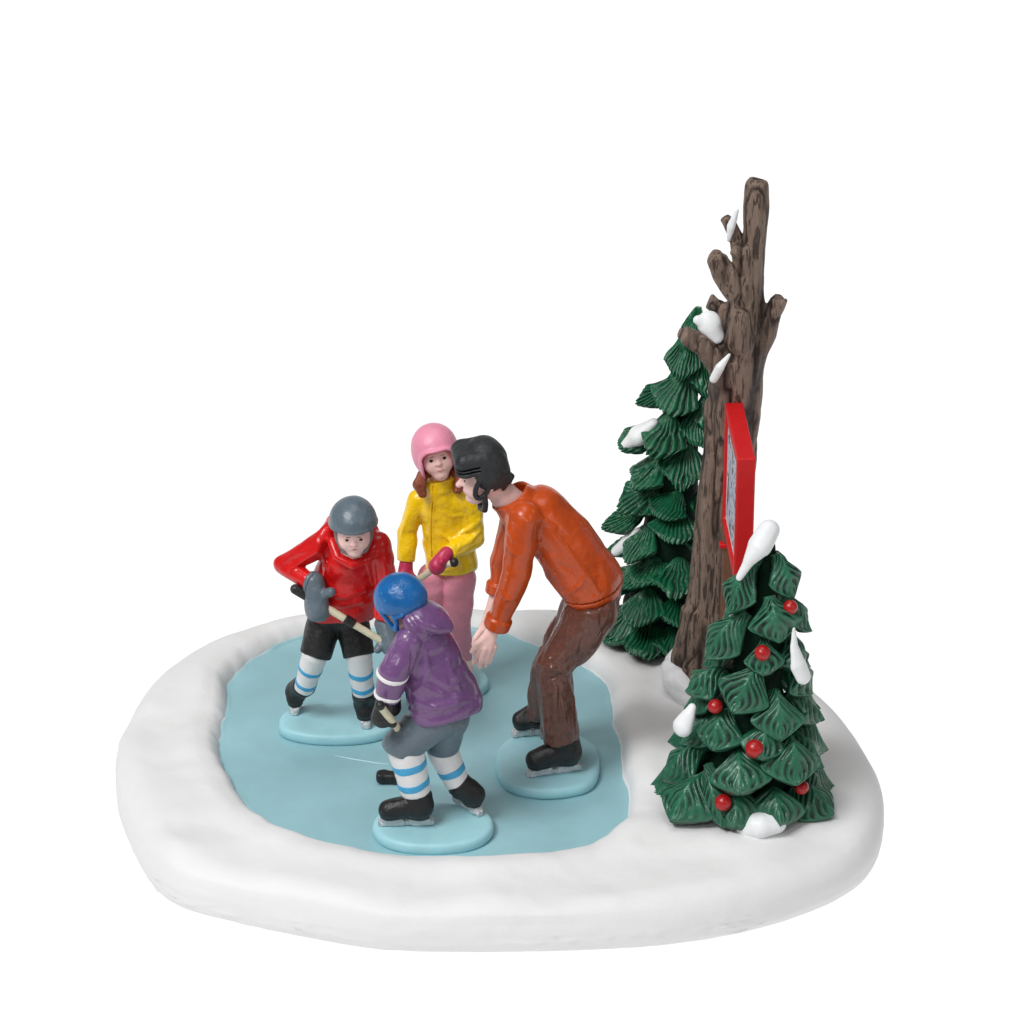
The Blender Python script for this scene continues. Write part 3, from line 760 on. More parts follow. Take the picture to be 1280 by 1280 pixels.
solid('post', rbox(A(pc[0], pc[1], (pz0 + zb_ + .1) / 2), (.16, .16, (zb_ + .1 - pz0) / 2), .03, Rs), M['postbrown'], sign, pts=[A(pc[0] - .2, pc[1] - .2, pz0), A(pc[0] + .2, pc[1] + .2, zb_ + .3)], h=.03)
for (x, y) in ((905.5, 681), (910, 772)):
    p = at(x, y, y=pc[1] - .1)
    solid('bracket', rbox(p, (.12, .10, .06), .02), M['signred'], sign, pts=[p], h=.02, pad=.3)
# ================================================================== boy in the red jacket
disc(420, 899, 1.33, 0.80, 2.3, 'oval pale blue disc under the skater in the red jacket', 0, 1)
Y0 = at(415, 903, z=Z_DISC)[1]
J = lambda x, y, d: at(x, y, y=Y0 + d)
boyR = thing('person', at(415, 903, z=Z_DISC), 'child in red jacket, black shorts and grey helmet leaning forward over a hockey stick', 'person')
hR = frame((0.05, -0.96, -0.20), (-0.02, -.2, 1)); hc = J(442, 662, -1.15); hs = 0.92
hipL, hipR = J(408, 768, .12), J(438, 768, .12)
knL, knR = J(394, 820, -.20), J(449, 820, -.28)
anL, anR = J(379, 862, .14), J(455, 872, -.18)
shL, shR = J(402, 680, -.62), J(472, 682, -.70)
elL, elR = J(355, 706, -.40), J(482, 732, -.85)
wrL, wrR = J(388, 728, -.95), J(479, 776, -1.05)
haL, haR = J(393, 755, -1.15), J(484, 806, -1.25)
neck = J(440, 690, -.70)
f_head = head_field(hR, hc, hs, neck)
body = U(f_head, cap(neck, J(425, 760, 0), .25, .3), chain([shL, elL, wrL], [.14, .11, .09]), chain([shR, elR, wrR], [.14, .11, .09]),
         cap(wrL, haL, .09, .12), cap(wrR, haR, .09, .12), chain([hipL, knL, anL], [.2, .17, .12]), chain([hipR, knR, anR], [.2, .17, .12]), cap(hipL, hipR, .25), k=.06)
body_pts = [hc + A(0, 0, .7), hc - A(.6, .6, .6), elL, haL, haR, shR, anL, anR, hipL]
solid('body', body, M['skin'], boyR, pts=body_pts, h=0.022)
features(boyR, f_head, hR, hc, hs, 'lipdark', brow_tilt=-.008, mouth_w=.075, mouth_c=.008)
# helmet: smooth dome cut along the brow
w = lambda f: xf(f, hc, hR, hs)
dome = ell(A(0, -.06, .20), A(.585, .66, .60))
dome = X(dome, plane((0, .3, .24), (0, .22, -1)), .05)
dome = U(dome, X(ell(A(0, -.06, .20), A(.605, .68, .60)), slab((0, .3, .27), (0, .22, -1), .035), .02), k=.02)
hel = solid('helmet', folds(w(dome), .008, 2.5, 301), M['grey'], boyR, pts=[hc - .9, hc + .9], h=0.022)
strap = U(*[chain([A(s * .42, .02, .30), A(s * .40, .12, -.15), A(s * .26, .22, -.46), A(0, .30, -.54)], [.07, .065, .065, .06]) for s in (-1, 1)], k=.04)
solid('chin_strap', w(strap), M['strapgrey'], hel, pts=[hc - .9, hc + .9], h=0.02)
# jacket
lat = unit(shR - shL)
tor = squash(chain([J(437, 700, -.62), J(432, 725, -.35), J(425, 764, .02)], [.66, .76, .77]), J(430, 725, -.4), (0, -1, .25), .66)
tor = X(tor, plane(J(425, 772, -.1), (0, -.25, -1)), .10)
sleeveL = chain([shL, elL, wrL], [.31, .25, .23]); sleeveR = chain([shR, elR, wrR], [.33, .28, .235])
sleeveL = X(sleeveL, plane(wrL, wrL - elL), .05); sleeveR = X(sleeveR, plane(wrR, wrR - elR), .05)
hood = chain([J(408, 664, -.55), J(420, 656, -.15), J(458, 658, -.2), J(474, 680, -.5)], [.17, .26, .24, .14])
coll = chain([J(414, 676, -.85), J(422, 696, -1.12), J(440, 706, -1.22), J(458, 700, -1.15), J(468, 684, -.9)], [.12] * 5)
jk = U(tor, U(sleeveL, sleeveR, k=0), hood, k=.14); jk = U(jk, coll, k=.10)
jk = cut(jk, w(ell(A(0, .12, -.10), A(.42, .60, .56))), .04)
jk = folds(jk, .042, 1.4, 311, (1, 1, 1.7))
jk = ridges(jk, [(on(jk, J, [(396, 690), (376, 702), (362, 712)]), .05), (on(jk, J, [(404, 752), (425, 757), (452, 752)]), .05), (on(jk, J, [(405, 742), (430, 746), (455, 738)]), .04),
    (on(jk, J, [(480, 700), (484, 720), (478, 742)]), .05), (on(jk, J, [(402, 692), (408, 712), (404, 730)]), .04), (on(jk, J, [(376, 690), (360, 697), (352, 706)]), .04)])
jk = creases(jk, [(on(jk, J, [(400, 700), (402, 716), (398, 732)]), .03), (on(jk, J, [(468, 704), (469, 725), (470, 748)]), .035)])
jp = [elL, shL + A(0, 0, .4), shR, elR, wrR, wrL, J(425, 780, 0), hc]
jR = solid('jacket', jk, M['red'], boyR, pts=jp, h=.026, pad=.8)
# shorts
def leg_short(hip, kn, r0, r1): 
    c = cap(hip, kn + (kn - hip) * .02, r0, r1)
    return X(c, plane(kn, kn - hip), .03)
sh = U(leg_short(hipL, knL, .41, .385), leg_short(hipR, knR, .41, .375), k=.05)
sh = U(sh, squash(cap(J(412, 764, .05), J(436, 764, .05), .46), J(424, 764, .05), (0, 1, 0), .85), k=.08)
solid('shorts', folds(sh, .03, 2.0, 321, (1, 1, .6)), M['black'], boyR, pts=[hipL, hipR, knL, knR], h=.026, pad=.7)
sock(boyR, knL - A(0, 0, -.05), J(380, 861, .12), .30, .235, (.40, .80), .062)
sock(boyR, knR - A(0, 0, -.05), J(454, 866, -.16), .30, .25, (.46, .84), .065)
boot(boyR, J(381, 857, .12), at(373, 877, z=Z_DISC), (-.10, -1), .68, .44, .27)
boot(boyR, J(454.5, 864, -.16), at(457, 894, z=Z_DISC), (.03, -1), .68, .46, .28)
# mitts gripping the stick
sa, sb = J(370, 737, -1.02), J(500, 814, -1.38)
sdir = unit(sb - sa)
mitten(boyR, J(392, 727, -.92), J(397, 762, -1.12), J(414, 740, -1.22), .29, M['grey'])
mitten(boyR, J(480, 780, -1.03), J(488, 806, -1.25), J(472, 812, -1.42), .25, M['grey'])
solid('cuff', X(cap(J(387, 724, -.9), J(391, 733, -1.0), .235), slab(J(389, 729, -.95), wrL - elL, .05), .02), M['grey'], boyR, pts=[wrL], h=.024)
tip = J(518, 826, -1.35)
stick([sa, J(437, 777, -1.25), tip], .085, [tip, J(536, 834, -1.2), J(552, 838, -1.0)], sa, 'pale hockey stick with black tape held across the red jacketed child', tape=(J(431, 773, -1.235), J(443, 780.5, -1.262)), knob=None)
solid('grip', cap(sa - sdir * .02, sa + sdir * .34, .115), M['black'], [o for o in COL.objects if o.name.startswith('hockey_stick')][-1], pts=[sa], h=.02, pad=.6)
# ================================================================== girl in the yellow jacket
disc(560, 848, 0.95, 0.66, 2.4, 'round pale blue disc under the girl in the yellow jacket, mostly hidden', 0, 2)
Y0 = at(558, 850, z=Z_DISC)[1]
girl = thing('person', at(558, 850, z=Z_DISC), 'girl in yellow jacket, pink trousers and pink helmet standing behind the others', 'person')
hR = frame((.13, -.97, .10), (-.20, .1, 1)); hc = J(545, 568, -.12); hs = .92
neck = J(552, 608, .05)
f_head = head_field(hR, hc, hs, neck, ears=False)
shL, shR = J(522, 624, .05), J(588, 624, .0)
elL, elR = J(510, 664, .0), J(592, 672, -.15)
wrL, wrR = J(507, 702, -.25), J(560, 692, -.80)
hipL, hipR = J(542, 722, .0), J(573, 722, .0)
knL, knR = J(536, 775, -.1), J(570, 775, -.1)
anL, anR = J(533, 825, .1), J(573, 823, .05)
body = U(f_head, cap(neck, J(563, 715, 0), .22, .28), chain([shL, elL, wrL], [.12, .1, .08]), chain([shR, elR, wrR], [.12, .1, .08]),
         cap(wrL, J(506, 720, -.35), .08, .1), cap(wrR, J(548, 700, -.9), .08, .1), chain([hipL, knL, anL], [.2, .17, .13]), chain([hipR, knR, anR], [.2, .17, .13]), k=.06)
solid('body', body, M['skin'], girl, pts=[hc + A(0, 0, .8), hc - .6, hc + .6, anL, anR, elL, elR, wrR], h=.022)
features(girl, f_head, hR, hc, hs, 'lip', brow_tilt=-.008, eye_r=.045, mouth_w=.10, mouth_c=.038)
w = lambda f: xf(f, hc, hR, hs)
hel = U(ell(A(0, -.08, .17), A(.575, .62, .60)), ell(A(0, -.07, -.12), A(.53, .55, .52)), k=.2)
win = rbox(A(0, .45, -.24), (.385, .60, .50), .22)
lip = X(off(hel, .085), off(win, .085), .05)
hel = U(hel, lip, k=.03)
hel = cut(hel, win, .03)
hel = X(hel, plane((0, 0, -.52), (0, -.35, -1)), .05)
solid('helmet', w(hel), M['pinkh'], girl, pts=[hc - .9, hc + .9], h=.02)
for nm, ps, rs in (('hair', [J(536, 592, -.22), J(528, 594, -.28), J(524, 606, -.38), J(528, 617, -.46)], [.10, .13, .17, .12]), ('hair', [J(563, 588, -.05), J(570, 590, -.1), J(575, 600, -.22), J(572, 612, -.34)], [.09, .12, .15, .11])):
    solid(nm, folds(chain(ps, rs), .03, 4.5, 401, (1.4, 1.4, .4)), M['hair'], girl, pts=ps, h=.02)
tor = squash(chain([J(556, 630, .02), J(560, 660, 0), J(565, 716, 0)], [.60, .61, .62]), J(560, 660, 0), (0, -1, 0), .72)
tor = X(tor, plane(J(564, 717, -.2), (0, -.12, -1)), .05)
slL = X(chain([shL, elL, wrL], [.25, .235, .215]), plane(wrL, wrL - elL), .04)
slR = X(chain([shR, elR, wrR], [.27, .275, .21]), plane(wrR, wrR - elR), .04)
coll = X(cap(J(549, 610, -.02), J(551, 594, -.06), .42, .37), plane(J(550, 595.5, -.06), hR[2]), .03)
jk = U(tor, slL, k=.10); jk = U(jk, slR, k=.08); jk = U(jk, coll, k=.10)
jk = folds(jk, .042, 1.7, 411, (1, 1, 1.5))
jk = ridges(jk, [(on(jk, J, [(572, 612), (582, 626), (590, 640)]), .05), (on(jk, J, [(566, 618), (578, 634), (584, 652)]), .04), (on(jk, J, [(600, 650), (588, 660), (574, 668)]), .05),
    (on(jk, J, [(555, 640), (566, 646), (576, 644)]), .03), (on(jk, J, [(512, 640), (506, 655), (502, 670)]), .04), (on(jk, J, [(552, 668), (562, 674), (568, 682)]), .04), (on(jk, J, [(600, 664), (588, 676), (574, 684)]), .045), (on(jk, J, [(540, 702), (556, 712), (590, 708)]), .035)])
jac = solid('jacket', jk, M['yellow'], girl, pts=[shL, shR, elL, elR, J(545, 600, -.4), J(565, 725, .4), wrR], h=.026, pad=.7)
# zip placket
zp = []
for x, y in ((542, 606), (541, 630), (540, 655), (540, 680), (541, 694)):
    o = J(x, y, -3); zp.append(hit(jk, o, unit(at(x, y, y=20) - o), 600, .01))
solid('zip', U(chain([p + A(-.035, 0, 0) for p in zp], [.028] * 5), chain([p + A(.035, 0, 0) for p in zp], [.028] * 5), k=0), M['yellow'], jac, pts=zp, h=.014, pad=.2)
def leg(hp, kn, an, r0, r1, r2):
    return X(chain([hp, kn, an], [r0, r1, r2]), plane(an, an - kn), .04)
pt = U(leg(hipL, knL, anL, .38, .32, .31), leg(hipR, knR, anR, .42, .345, .335), k=.04)
pt = folds(pt, .022, 1.6, 421, (1, 1, 1.4))
solid('trousers', pt, M['pinkp'], girl, pts=[hipL, hipR, anL, anR], h=.026, pad=.7)
M['creamboot'] = mat('cream_boot_paint', (226, 216, 196), .45, .4, .05, 4, .2)
boot(girl, J(535, 822, .1), at(533, 848, z=Z_DISC), (-.25, -1), .72, .40, .22, M['creamboot'])
boot(girl, J(575, 822, .05), at(577, 846, z=Z_DISC), (.2, -1), .72, .42, .24, M['creamboot'])
mitten(girl, J(508, 704, -.26), J(506, 722, -.42), J(518, 722, -.5), .19, M['mitten'], 'mitten')
mitten(girl, J(558, 692, -.84), J(546, 708, -1.0), J(552, 702, -1.12), .20, M['mitten'], 'mitten')
mt = J(548, 701, -.95)
k0 = J(567.5, 703, -1.02); kk = [k0, J(572, 703, -1.0)]
sp = [k0, J(550, 708, -.98), J(538, 714, -.95), J(524, 724, -.92), J(512, 742, -.9), J(506, 780, -.88), J(505, 822, -.80)]
stick(sp, .082, [J(505, 822, -.80), J(512, 836, -.72), J(525, 842, -.66)], k0, 'pale hockey stick with black knob in the crimson mittens of the girl in yellow', knob=[k0])
# ================================================================== man in the orange jacket
disc(685, 950, 1.17, 1.30, 2.7, 'large rounded pale blue disc under the man in the orange jacket', 0, 3)
Yn = at(695, 964, z=Z_DISC)[1]; Yfar = at(658, 919, z=Z_DISC)[1]
Y0 = Yn + .45
man = thing('person', at(690, 950, z=Z_DISC), 'man in orange jacket, brown trousers and black helmet bending down with both arms lowered', 'person')
hR = frame((-.97, -.14, -.13), (-.13, -.02, .99)); hc = J(606, 594, -.02); hs = 1.12
neck = J(632, 622, .0)
f_head = head_field(hR, hc, hs, neck, ry=.40, child=False)
shN, shF = J(655, 648, -.62), J(650, 645, .62)
elN, elF = J(646, 716, -.82), J(630, 700, .72)
wrN, wrF = J(620, 784, -.78), J(621, 742, .62)
hip = J(742, 752, 0); hipN, hipF = hip + A(0, -.36, 0), hip + A(0, .36, 0)
knN, knF = J(692, 832, -.50), J(686, 834, .62)
anN, anF = J(701, 922, -.40), at(676, 893, y=Yfar - .1)
# near hand: palm, four bent fingers and a thumb
dN = -.80
kn_ = [J(599, 808, dN - .16), J(606, 811, dN - .20), J(612.5, 811, dN - .16), J(618, 808.5, dN - .08)]
mid_ = [J(595, 820, dN - .14), J(602, 824, dN - .19), J(608.5, 823, dN - .15), J(614, 819, dN - .05)]
tip_ = [J(592.5, 830, dN - .05), J(599.5, 834, dN - .08), J(606.5, 832, dN - .04), J(611.5, 827, dN + .05)]
wr0 = J(615, 790, dN)
palm = squash(cap(J(613, 793, dN - .02), J(608.5, 806, dN - .12), .16, .195), wr0, (.2, -1, .2), .62)
fing = [chain([k, m, t], [.070, .064, .052]) for k, m, t in zip(kn_, mid_, tip_)]
thumb = chain([J(606, 797, dN - .1), J(596, 805, dN - .2), J(589.5, 815, dN - .22)], [.085, .068, .05])
handN = U(palm, thumb, k=.05)
for g in fing: handN = U(handN, g, k=.022)
dF = .55
f2 = [chain([J(600 + q * 5, 800, dF - .1), J(597 + q * 5, 812, dF - .12), J(596 + q * 5, 823 - q, dF)], [.068, .062, .05]) for q in range(4)]
handF = U(squash(cap(J(606, 786, dF), J(605, 798, dF), .14, .18), J(606, 790, dF), (.2, -1, .2), .6), chain([J(600, 790, dF - .1), J(594, 798, dF - .2), J(592, 806, dF - .2)], [.08, .065, .05]), k=.05)
for g in f2: handF = U(handF, g, k=.022)
body = U(f_head, chain([neck, J(675, 655, 0), hip], [.3, .4, .35]), chain([shN, elN, wrN, wr0], [.18, .16, .13, .125]), chain([shF, elF, wrF, J(606, 786, dF)], [.18, .16, .155, .115]),
         chain([hipN, knN, anN], [.3, .24, .16]), chain([hipF, knF, anF], [.3, .24, .16]), k=.07)
body = U(body, handN, handF, k=.05)
solid('body', body, M['skin'], man, pts=[hc + A(0, 0, .9), hc - .8, tip_[0], anN, anF, hip + .4, shF, shN, hip - .4], h=.021)
features(man, f_head, hR, hc, hs, 'lip', eye_r=.032, eye_x=.12)
w = lambda f: xf(f, hc, hR, hs)
# helmet: front shell, rear shell over it, ear loop, strap
front = X(rbox(A(0, .20, .36), (.53, .42, .34), .22), plane((0, 0, .21), (0, .03, -1)), .05)
rear_ = X(X(ell(A(0, -.02, .22), A(.59, .48, .60)), plane((0, 0, -.20), (0, .55, -1)), .05), plane((0, .22, 0), (0, 1, -.25)), .04)
side = X(ell(A(0, -.06, .02), A(.54, .46, .5)), plane((0, -.16, 0), (0, 1, -.35)), .05)
hl = U(front, rear_, k=.02); hl = U(hl, side, k=.03)
for zz, rr_ in ((.42, .016), (.35, .016)):
    hl = cut(hl, X(slab((0, 0, zz), (0, .05, 1), rr_), plane((0, .12, 0), (0, -1, 0)), .01), .02)
hl = cut(hl, X(slab((.0, -.2, .0), (.0, 1, .25), .02), off(ell(A(0, -.1, .2), A(.7, .7, .7)), 0), .01), .02) if False else hl
for sg in (-1, 1):
    hl = cut(hl, ell(A(sg * .52, -.28, .46), A(.1, .05, .05)), .04)
    hl = cut(hl, cap(A(sg * .62, -.02, .62), A(sg * .60, -.08, -.1), .035), .04)
    hl = cut(hl, cap(A(sg * .50, -.36, .40), A(sg * .46, -.38, .0), .03), .04)
peak = chain([A(-.2, -.46, -.16), A(0, -.53, -.16), A(.2, -.46, -.16)], [.05, .06, .05])
hl = U(hl, peak, k=.06)
wh = lambda f: xf(f, hc + hR[2] * .03 - hR[1] * .02, hR, hs * .95)
hel = solid('helmet', folds(wh(hl), .012, 3.5, 501), M['helmetblack'], man, pts=[hc - 1.0, hc + 1.0], h=.021)
for sg in (-1, 1):
    th_ = np.linspace(0, 2 * np.pi, 13)
    lp = [A(sg * (.47 + .015 * math.cos(t)), (.12 + .135 * math.cos(t) - .07 * math.sin(t)), -.03 + .20 * math.sin(t)) for t in th_]
    solid('ear_loop', w(chain(lp, [.052] * 13)), M['black'], hel, pts=[hc - .9, hc + .9], h=.02)
st = U(chain([A(-.48, .10, -.2), A(-.42, .10, -.40), A(-.28, .12, -.60), A(0, .18, -.68), A(.28, .12, -.60), A(.42, .10, -.40), A(.48, .10, -.2)], [.06, .06, .06, .06, .06, .06, .06]), k=0)
solid('chin_strap', w(st), M['black'], hel, pts=[hc - .9, hc + .9], h=.02)
# jacket
tor = squash(chain([J(655, 638, 0), J(675, 645, 0), J(705, 678, 0), J(738, 726, 0)], [.56, .66, .70, .725]), J(700, 680, 0), (0, 1, 0), 1.18)
ax = unit(J(744, 748, 0) - J(703, 680, 0))
tor = X(tor, plane(J(741, 745, 0), unit(ax * .55 + A(.12, 0, -.85))), .05)
slN = X(chain([shN, elN, wrN], [.40, .33, .23]), plane(wrN, wrN - elN), .03)
slF = X(chain([shF, elF, wrF], [.42, .30, .20]), plane(wrF, wrF - elF), .03)
cuffN = X(cap(wrN - unit(wrN - elN) * .42, wrN, .31, .295), slab(wrN - unit(wrN - elN) * .13, wrN - elN, .14), .05)
cuffF = X(cap(wrF - unit(wrF - elF) * .42, wrF, .29, .27), slab(wrF - unit(wrF - elF) * .13, wrF - elF, .14), .05)
coll = X(cap(J(644, 626, 0), J(630, 616, 0), .47, .44), plane(J(634, 620, 0), J(628, 614, 0) - J(642, 634, 0)), .03)
jk = U(tor, slN, k=.10); jk = U(jk, slF, k=.1); jk = U(jk, coll, k=.12)
jk = cut(jk, cap(J(640, 622, 0), J(612, 604, 0), .37, .37), .03)
jk = folds(jk, .036, 1.2, 511, (1.3, 1, 1.3))
jk = ridges(jk, [(on(jk, J, [(690, 662), (712, 690), (736, 722), (748, 740)]), .05), (on(jk, J, [(676, 700), (684, 720), (700, 742)]), .04), (on(jk, J, [(640, 640), (636, 662), (642, 676)]), .045),
    (on(jk, J, [(634, 676), (640, 690), (648, 694)]), .04), (on(jk, J, [(712, 742), (724, 732), (730, 722)]), .035), (on(jk, J, [(626, 740), (634, 748), (642, 750)]), .04), (on(jk, J, [(660, 652), (676, 648), (694, 660)]), .05)])
jk = creases(jk, [(on(jk, J, [(672, 655), (674, 675), (668, 702)]), .045), (on(jk, J, [(700, 706), (712, 712), (722, 730)]), .025), (on(jk, J, [(722, 748), (721, 754), (722, 760)]), .03)])
jk = U(jk, cuffN, cuffF, k=.025)
# waistband seam
jk = cut(jk, X(slab(J(741, 745, 0) - unit(ax * .55 + A(.12, 0, -.85)) * .26, unit(ax * .55 + A(.12, 0, -.85)), .014), cap(J(738, 726, 0), J(741, 745, 0), 1.2), .01), .02)
jac = solid('jacket', jk, M['orange'], man, pts=[J(620, 600, 0), J(775, 600, 0), shN - .3, shF + .3, elN, wrN, wrF, J(790, 770, -.9), J(790, 770, .9)], h=.028, pad=.4)
# trousers
def leg(ps, rs):
    return X(chain(ps, rs), plane(ps[-1], ps[-1] - ps[-2]), .04)
pt = U(leg([hipN, (hipN + knN) / 2 + A(.05, 0, -.02), knN, anN], [.60, .53, .42, .455]), leg([hipF, (hipF + knF) / 2, knF, anF], [.60, .5, .40, .36]), k=.05)
pt = X(pt, plane(J(742, 738, 0), unit(-(ax * .55 + A(.12, 0, -.85)))), .05)
pt = folds(pt, .055, 1.5, 521, (1.3, 1.3, .6))
pt = folds(pt, .030, 3.6, 522, (1.5, 1.5, .4))
pt = ridges(pt, [(on(pt, J, q), r) for q, r in [([(722, 758), (700, 790), (680, 822)], .06), ([(745, 756), (726, 790), (704, 826)], .05), ([(762, 760), (745, 795), (722, 832)], .05),
    ([(672, 828), (690, 836), (716, 838)], .06), ([(676, 840), (680, 870), (682, 915)], .05), ([(700, 846), (694, 872), (692, 918)], .045), ([(708, 848), (716, 872), (720, 918)], .05), ([(690, 850), (704, 880), (708, 915)], .04), ([(712, 846), (704, 856), (698, 872)], .04)]])
pt = creases(pt, [(on(pt, J, q), r) for q, r in [([(712, 762), (698, 788), (690, 806)], .035), ([(735, 776), (712, 812), (694, 830)], .035), ([(716, 842), (700, 844), (686, 850)], .04), ([(698, 850), (700, 880), (700, 915)], .03), ([(686, 870), (687, 890), (687, 916)], .025)]])
solid('trousers', pt, M['brown'], man, pts=[hipN - .4, hipF + .5, knN, anN, anF, J(785, 740, 0)], h=.028, pad=.5)
gN = at(727, 961, z=Z_DISC); tN = at(664, 970, z=Z_DISC)
boot(man, J(704, 920, -.40), gN, (tN - gN)[:2], np.linalg.norm(tN - gN) * 1.10, .52, .34, bh=.19)
gF = at(692, 915, z=Z_DISC); tF = at(645, 920, z=Z_DISC)
boot(man, anF, gF, (tF - gF)[:2], np.linalg.norm(tF - gF) * 1.10, .50, .32, bh=.19)
# ================================================================== child in the purple jacket
disc(541, 1029, 1.33, 0.92, 2.3, 'oval pale blue disc at the front under the child in purple', 0, 4)
Y0 = at(545, 1024, z=Z_DISC)[1]
boyP = thing('person', at(541, 1026, z=Z_DISC), 'child in purple hooded jacket, grey shorts and blue helmet seen from behind with a stick', 'person')
hR = frame((-.80, .40, -.42), (-.35, .15, .95)); hc = J(501, 757, .25); hs = .92
neck = J(522, 778, .1)
f_head = head_field(hR, hc, hs, neck)
shN, shF = J(511, 802, -.38), J(528, 790, .50)
elN, elF = J(491, 840, -.62), J(508, 834, .5)
wrN, wrF = J(483, 874, -.55), J(490, 866, .05)
haN, haF = J(479, 893, -.52), J(487, 880, -.02)
hipN, hipF = J(541, 897, -.12), J(558, 896, .18)
knN, knF = J(504, 932, -.10), J(553, 934, .42)
anN, anF = J(520, 992, -.12), J(569, 973, .36)
body = U(f_head, cap(neck, J(548, 890, 0), .25, .3), chain([shN, elN, wrN], [.13, .11, .09]), chain([shF, elF, wrF], [.13, .11, .09]), cap(wrN, haN, .09, .12), cap(wrF, haF, .09, .12),
         chain([hipN, knN, anN], [.22, .18, .13]), chain([hipF, knF, anF], [.22, .18, .13]), k=.06)
solid('body', body, M['skin'], boyP, pts=[hc + A(0, 0, .8), hc - .7, haN, anN, anF, shF, hipF], h=.022)
features(boyP, f_head, hR, hc, hs, 'lip')
w = lambda f: xf(f, hc, hR, hs)
dome = ell(A(0, -.08, .19), A(.575, .66, .60))
dome = X(dome, plane((0, .3, .10), (0, .16, -1)), .04)
dome = U(dome, X(ell(A(0, -.09, .14), A(.575, .655, .55)), plane((0, -.15, -.06), (0, .35, -1)), .04) , k=.04)
dome = cut(dome, X(off(ell(A(0, .30, -.15), A(.7, .45, .27)), 0), plane((0, 0, .12), (0, 0, 1)), .03), .04)
for sg in (-1, 1):
    for zz in (.06, .13): dome = cut(dome, cap(A(sg * .56, -.34, zz), A(sg * .50, -.50, zz), .018), .02)
    dome = cut(dome, cap(A(sg * .585, -.02, .10), A(sg * .60, -.18, .06), .022), .02)
hel = solid('helmet', folds(w(dome), .010, 2.5, 601), M['blue'], boyP, pts=[hc - .95, hc + .95], h=.021)
for sg in (-1, 1):
    solid('chin_strap', w(U(chain([A(sg * .47, .24, .12), A(sg * .45, .20, -.1), A(sg * .40, .17, -.36), A(sg * .44, .06, -.40), A(sg * .48, -.04, -.22), A(sg * .50, -.08, .02), A(sg * .50, .0, .12)], [.06, .055, .06, .06, .065, .06, .06]),
        chain([A(sg * .49, -.06, -.08), A(sg * .50, -.30, -.06)], [.07, .06]), k=.04)), M['blue'], hel, pts=[hc - .95, hc + .95], h=.02)
# jacket and hood
tor = squash(chain([J(528, 800, .05), J(542, 835, .03), J(556, 880, 0)], [.60, .71, .84]), J(545, 840, 0), (-.5, .8, 0), .86)
hemn = unit(A(.22, -.30, -1))
tor = X(tor, plane(J(558, 899, -.2), hemn), .06)
slN = X(chain([shN, elN, wrN], [.33, .33, .265]), plane(wrN, wrN - elN), .04)
slF = X(chain([shF, elF, wrF], [.30, .27, .22]), plane(wrF, wrF - elF), .04)
hood = U(ell(J(537, 770, -.02), A(.50, .52, .23), frame((.48, -.35, -.30), (.4, 0, 1))), ell(J(522, 778, -.1), A(.42, .44, .24), frame((.48, -.35, -.5), (.6, 0, 1))), ell(J(553, 778, -.1), A(.26, .30, .15), frame((.5, -.3, -.35), (.4, 0, 1))), k=.06)
jk = U(tor, slN, k=.09); jk = U(jk, slF, k=.08)
jk = folds(jk, .048, 1.15, 611, (1, 1, 1.9))
jk = U(jk, folds(hood, .022, 1.8, 612), k=.025)
jk = ridges(jk, [(on(jk, J, q), r) for q, r in [([(520, 878), (545, 884), (570, 878), (592, 872)], .06), ([(516, 866), (530, 858), (552, 868)], .05), ([(512, 886), (530, 893), (552, 890)], .05), ([(532, 812), (536, 836), (528, 856)], .06),
    ([(560, 826), (566, 846), (574, 862)], .05), ([(498, 800), (488, 820), (482, 832)], .045), ([(550, 850), (562, 858), (580, 856)], .045)]])
jk = creases(jk, [(on(jk, J, q), r) for q, r in [([(514, 808), (516, 824), (512, 840)], .05)]])
jk = cut(jk, w(ell(A(0, .15, -.05), A(.43, .50, .62))), .04)
jac = solid('jacket', jk, M['purple'], boyP, pts=[hc, shN, shF, elN, wrN, wrF, J(612, 905, -.5), J(560, 910, .9), J(565, 760, 0)], h=.027, pad=.5)
axN = unit(wrN - elN)
for t_, hh in ((.10, .05), (.80, .035)):
    p = elN + (wrN - elN) * t_
    solid('arm_band', X(off(chain([shN, elN, wrN], [.33, .33, .265]), .028), lambda P, p=p, hh=hh: np.abs((P - p) @ axN + .03 * noise(P * 4, 615)) - hh, .01), M['white'], jac, pts=[p], h=.02)
# shorts
sh = U(X(cap(hipN, J(500, 934, -.12), .50, .42), plane(J(503, 938, -.1), unit(knN - hipN + A(.1, 0, -.75))), .03), X(cap(hipF, knF, .49, .37), plane(knF + A(0, 0, -.0), unit(knF - hipF + A(.12, 0, -.3))), .03), k=.05)
sh = U(sh, cap(hipN, hipF, .50), k=.05)
sh = X(sh, plane(J(553, 884, 0), -hemn), .04)
solid('shorts', folds(sh, .020, 1.8, 621), M['grey'], boyP, pts=[hipN - .4, hipF + .4, knN, knF], h=.026, pad=.5)
sock(boyP, J(507, 936, -.12), J(520, 990, -.12), .40, .33, (.34, .76), .085)
sock(boyP, J(553, 938, .40), J(572, 979, .33), .345, .27, (.60,), .085)
gN = at(543, 1030, z=Z_DISC); tN = at(473, 1031, z=Z_DISC)
boot(boyP, J(521, 992, -.12), gN, (tN - gN)[:2], np.linalg.norm(tN - gN), .50, .335)
gF = at(601, 1021, z=Z_DISC)
boot(boyP, J(571, 978, .32), gF, (-.62, .78), .95, .46, .29)
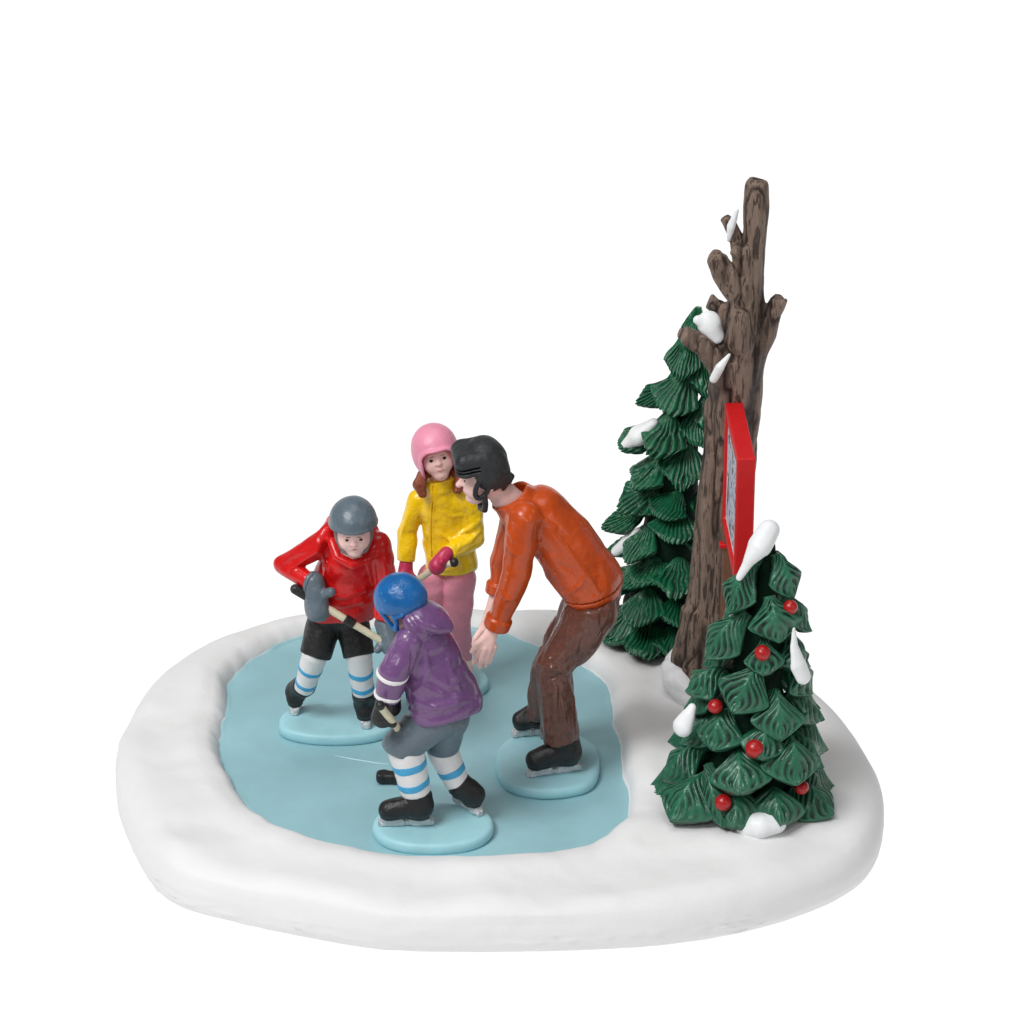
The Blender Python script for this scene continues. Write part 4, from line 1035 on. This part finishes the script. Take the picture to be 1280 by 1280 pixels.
# gloves and stick
ka = J(475, 882, -.95); kb = J(499, 908, -.52)
mitten(boyP, J(482, 876, -.55), J(478, 896, -.56), J(491, 905, -.62), .25, M['black'])
mitten(boyP, J(491, 868, .02), J(489, 884, -.06), J(478, 886, -.2), .22, M['black'])
heel = at(516, 972, y=Y0 + .75); heel = at(512, 972, z=Z_ICE + .17)
sp = [ka, J(492, 899, -.60)]
bl = [heel, at(495, 969, z=Z_ICE + .17), at(474, 968, z=Z_ICE + .17)]
stick([ka, J(487, 897, -.76), J(495, 907, -.38), J(506, 925, .35), heel], .088, None, ka, 'pale hockey stick held by the child in purple, black blade on the ice', knob=[ka])
st_ = [o for o in COL.objects if o.name.startswith('hockey_stick')][-1]
def blade_f(P):
    return U(rbox((bl[0] + bl[2]) / 2 + A(.06, 0, -.02), (.47, .15, .115), .07), cap(bl[2] + A(.12, 0, -.02), bl[2] + A(.12, 0, -.02), .125), k=.06)(P)
solid('blade', folds(blade_f, .02, 3, 641), M['black'], st_, pts=bl, h=.022, pad=.5)
# ------------------------------------------------------------------ studio
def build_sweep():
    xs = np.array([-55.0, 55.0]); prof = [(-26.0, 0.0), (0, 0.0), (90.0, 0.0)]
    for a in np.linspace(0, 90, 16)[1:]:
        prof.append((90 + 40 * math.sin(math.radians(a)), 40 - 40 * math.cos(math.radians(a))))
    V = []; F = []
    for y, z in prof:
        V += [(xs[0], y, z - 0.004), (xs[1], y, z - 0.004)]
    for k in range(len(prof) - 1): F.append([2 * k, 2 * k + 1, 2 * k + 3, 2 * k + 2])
    m = bpy.data.materials.new('white_sweep_added_glow'); m.use_nodes = True
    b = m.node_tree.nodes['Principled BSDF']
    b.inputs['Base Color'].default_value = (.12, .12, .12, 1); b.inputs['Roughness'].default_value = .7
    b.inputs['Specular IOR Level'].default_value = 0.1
    b.inputs['Emission Color'].default_value = (1, 1, 1, 1); b.inputs['Emission Strength'].default_value = SWEEP  # glow added so the floor clips to white and shows no contact shadow
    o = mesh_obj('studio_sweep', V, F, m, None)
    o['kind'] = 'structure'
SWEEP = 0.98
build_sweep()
world = bpy.data.worlds.new('World'); scene.world = world; world.use_nodes = True
bg = world.node_tree.nodes['Background']; bg.inputs['Color'].default_value = (1, 1, 1, 1); bg.inputs['Strength'].default_value = 0.16
def softbox(name, loc, tgt, sx, sy, power, col=(1, 1, 1)):
    l = bpy.data.lights.new(name, 'AREA'); l.shape = 'RECTANGLE'; l.size = sx * CM; l.size_y = sy * CM; l.energy = power; l.color = col
    o = bpy.data.objects.new(name, l); COL.objects.link(o)
    loc = np.array(loc, float); d = np.array(tgt, float) - loc
    from mathutils import Vector
    o.location = tuple(loc * CM); o.rotation_euler = Vector(tuple(d)).to_track_quat('-Z', 'Y').to_euler()
    return o
softbox('key_softbox', (-50, -45, 98), (0, 0, 3), 42, 42, 9.2)
softbox('fill_softbox', (80, -60, 60), (0, 0, 3), 40, 40, 1.0)
softbox('front_softbox', (-22, -95, 78), (0, 0, 3), 22, 22, 1.3)
softbox('top_softbox', (0, 10, 110), (0, 0, 3), 50, 50, 2.2)
cam = bpy.data.cameras.new('camera'); co = bpy.data.objects.new('camera', cam); COL.objects.link(co)
cam.sensor_width = 36; cam.sensor_fit = 'HORIZONTAL'; cam.lens = 36 * FPX / 1280; cam.clip_start = 0.01; cam.clip_end = 50
co.location = tuple(CAM * CM); co.rotation_euler = (math.pi / 2 - PITCH, 0, 0)
scene.camera = co
scene.render.resolution_x = scene.render.resolution_y = 1024
vs = scene.view_settings; vs.view_transform = 'Standard'; vs.look = 'None'; vs.exposure = 0; vs.gamma = 1; vs.use_curve_mapping = False
scene.cycles.max_bounces = 6
for o in list(COL.objects):
    if 'org' in o: del o['org']
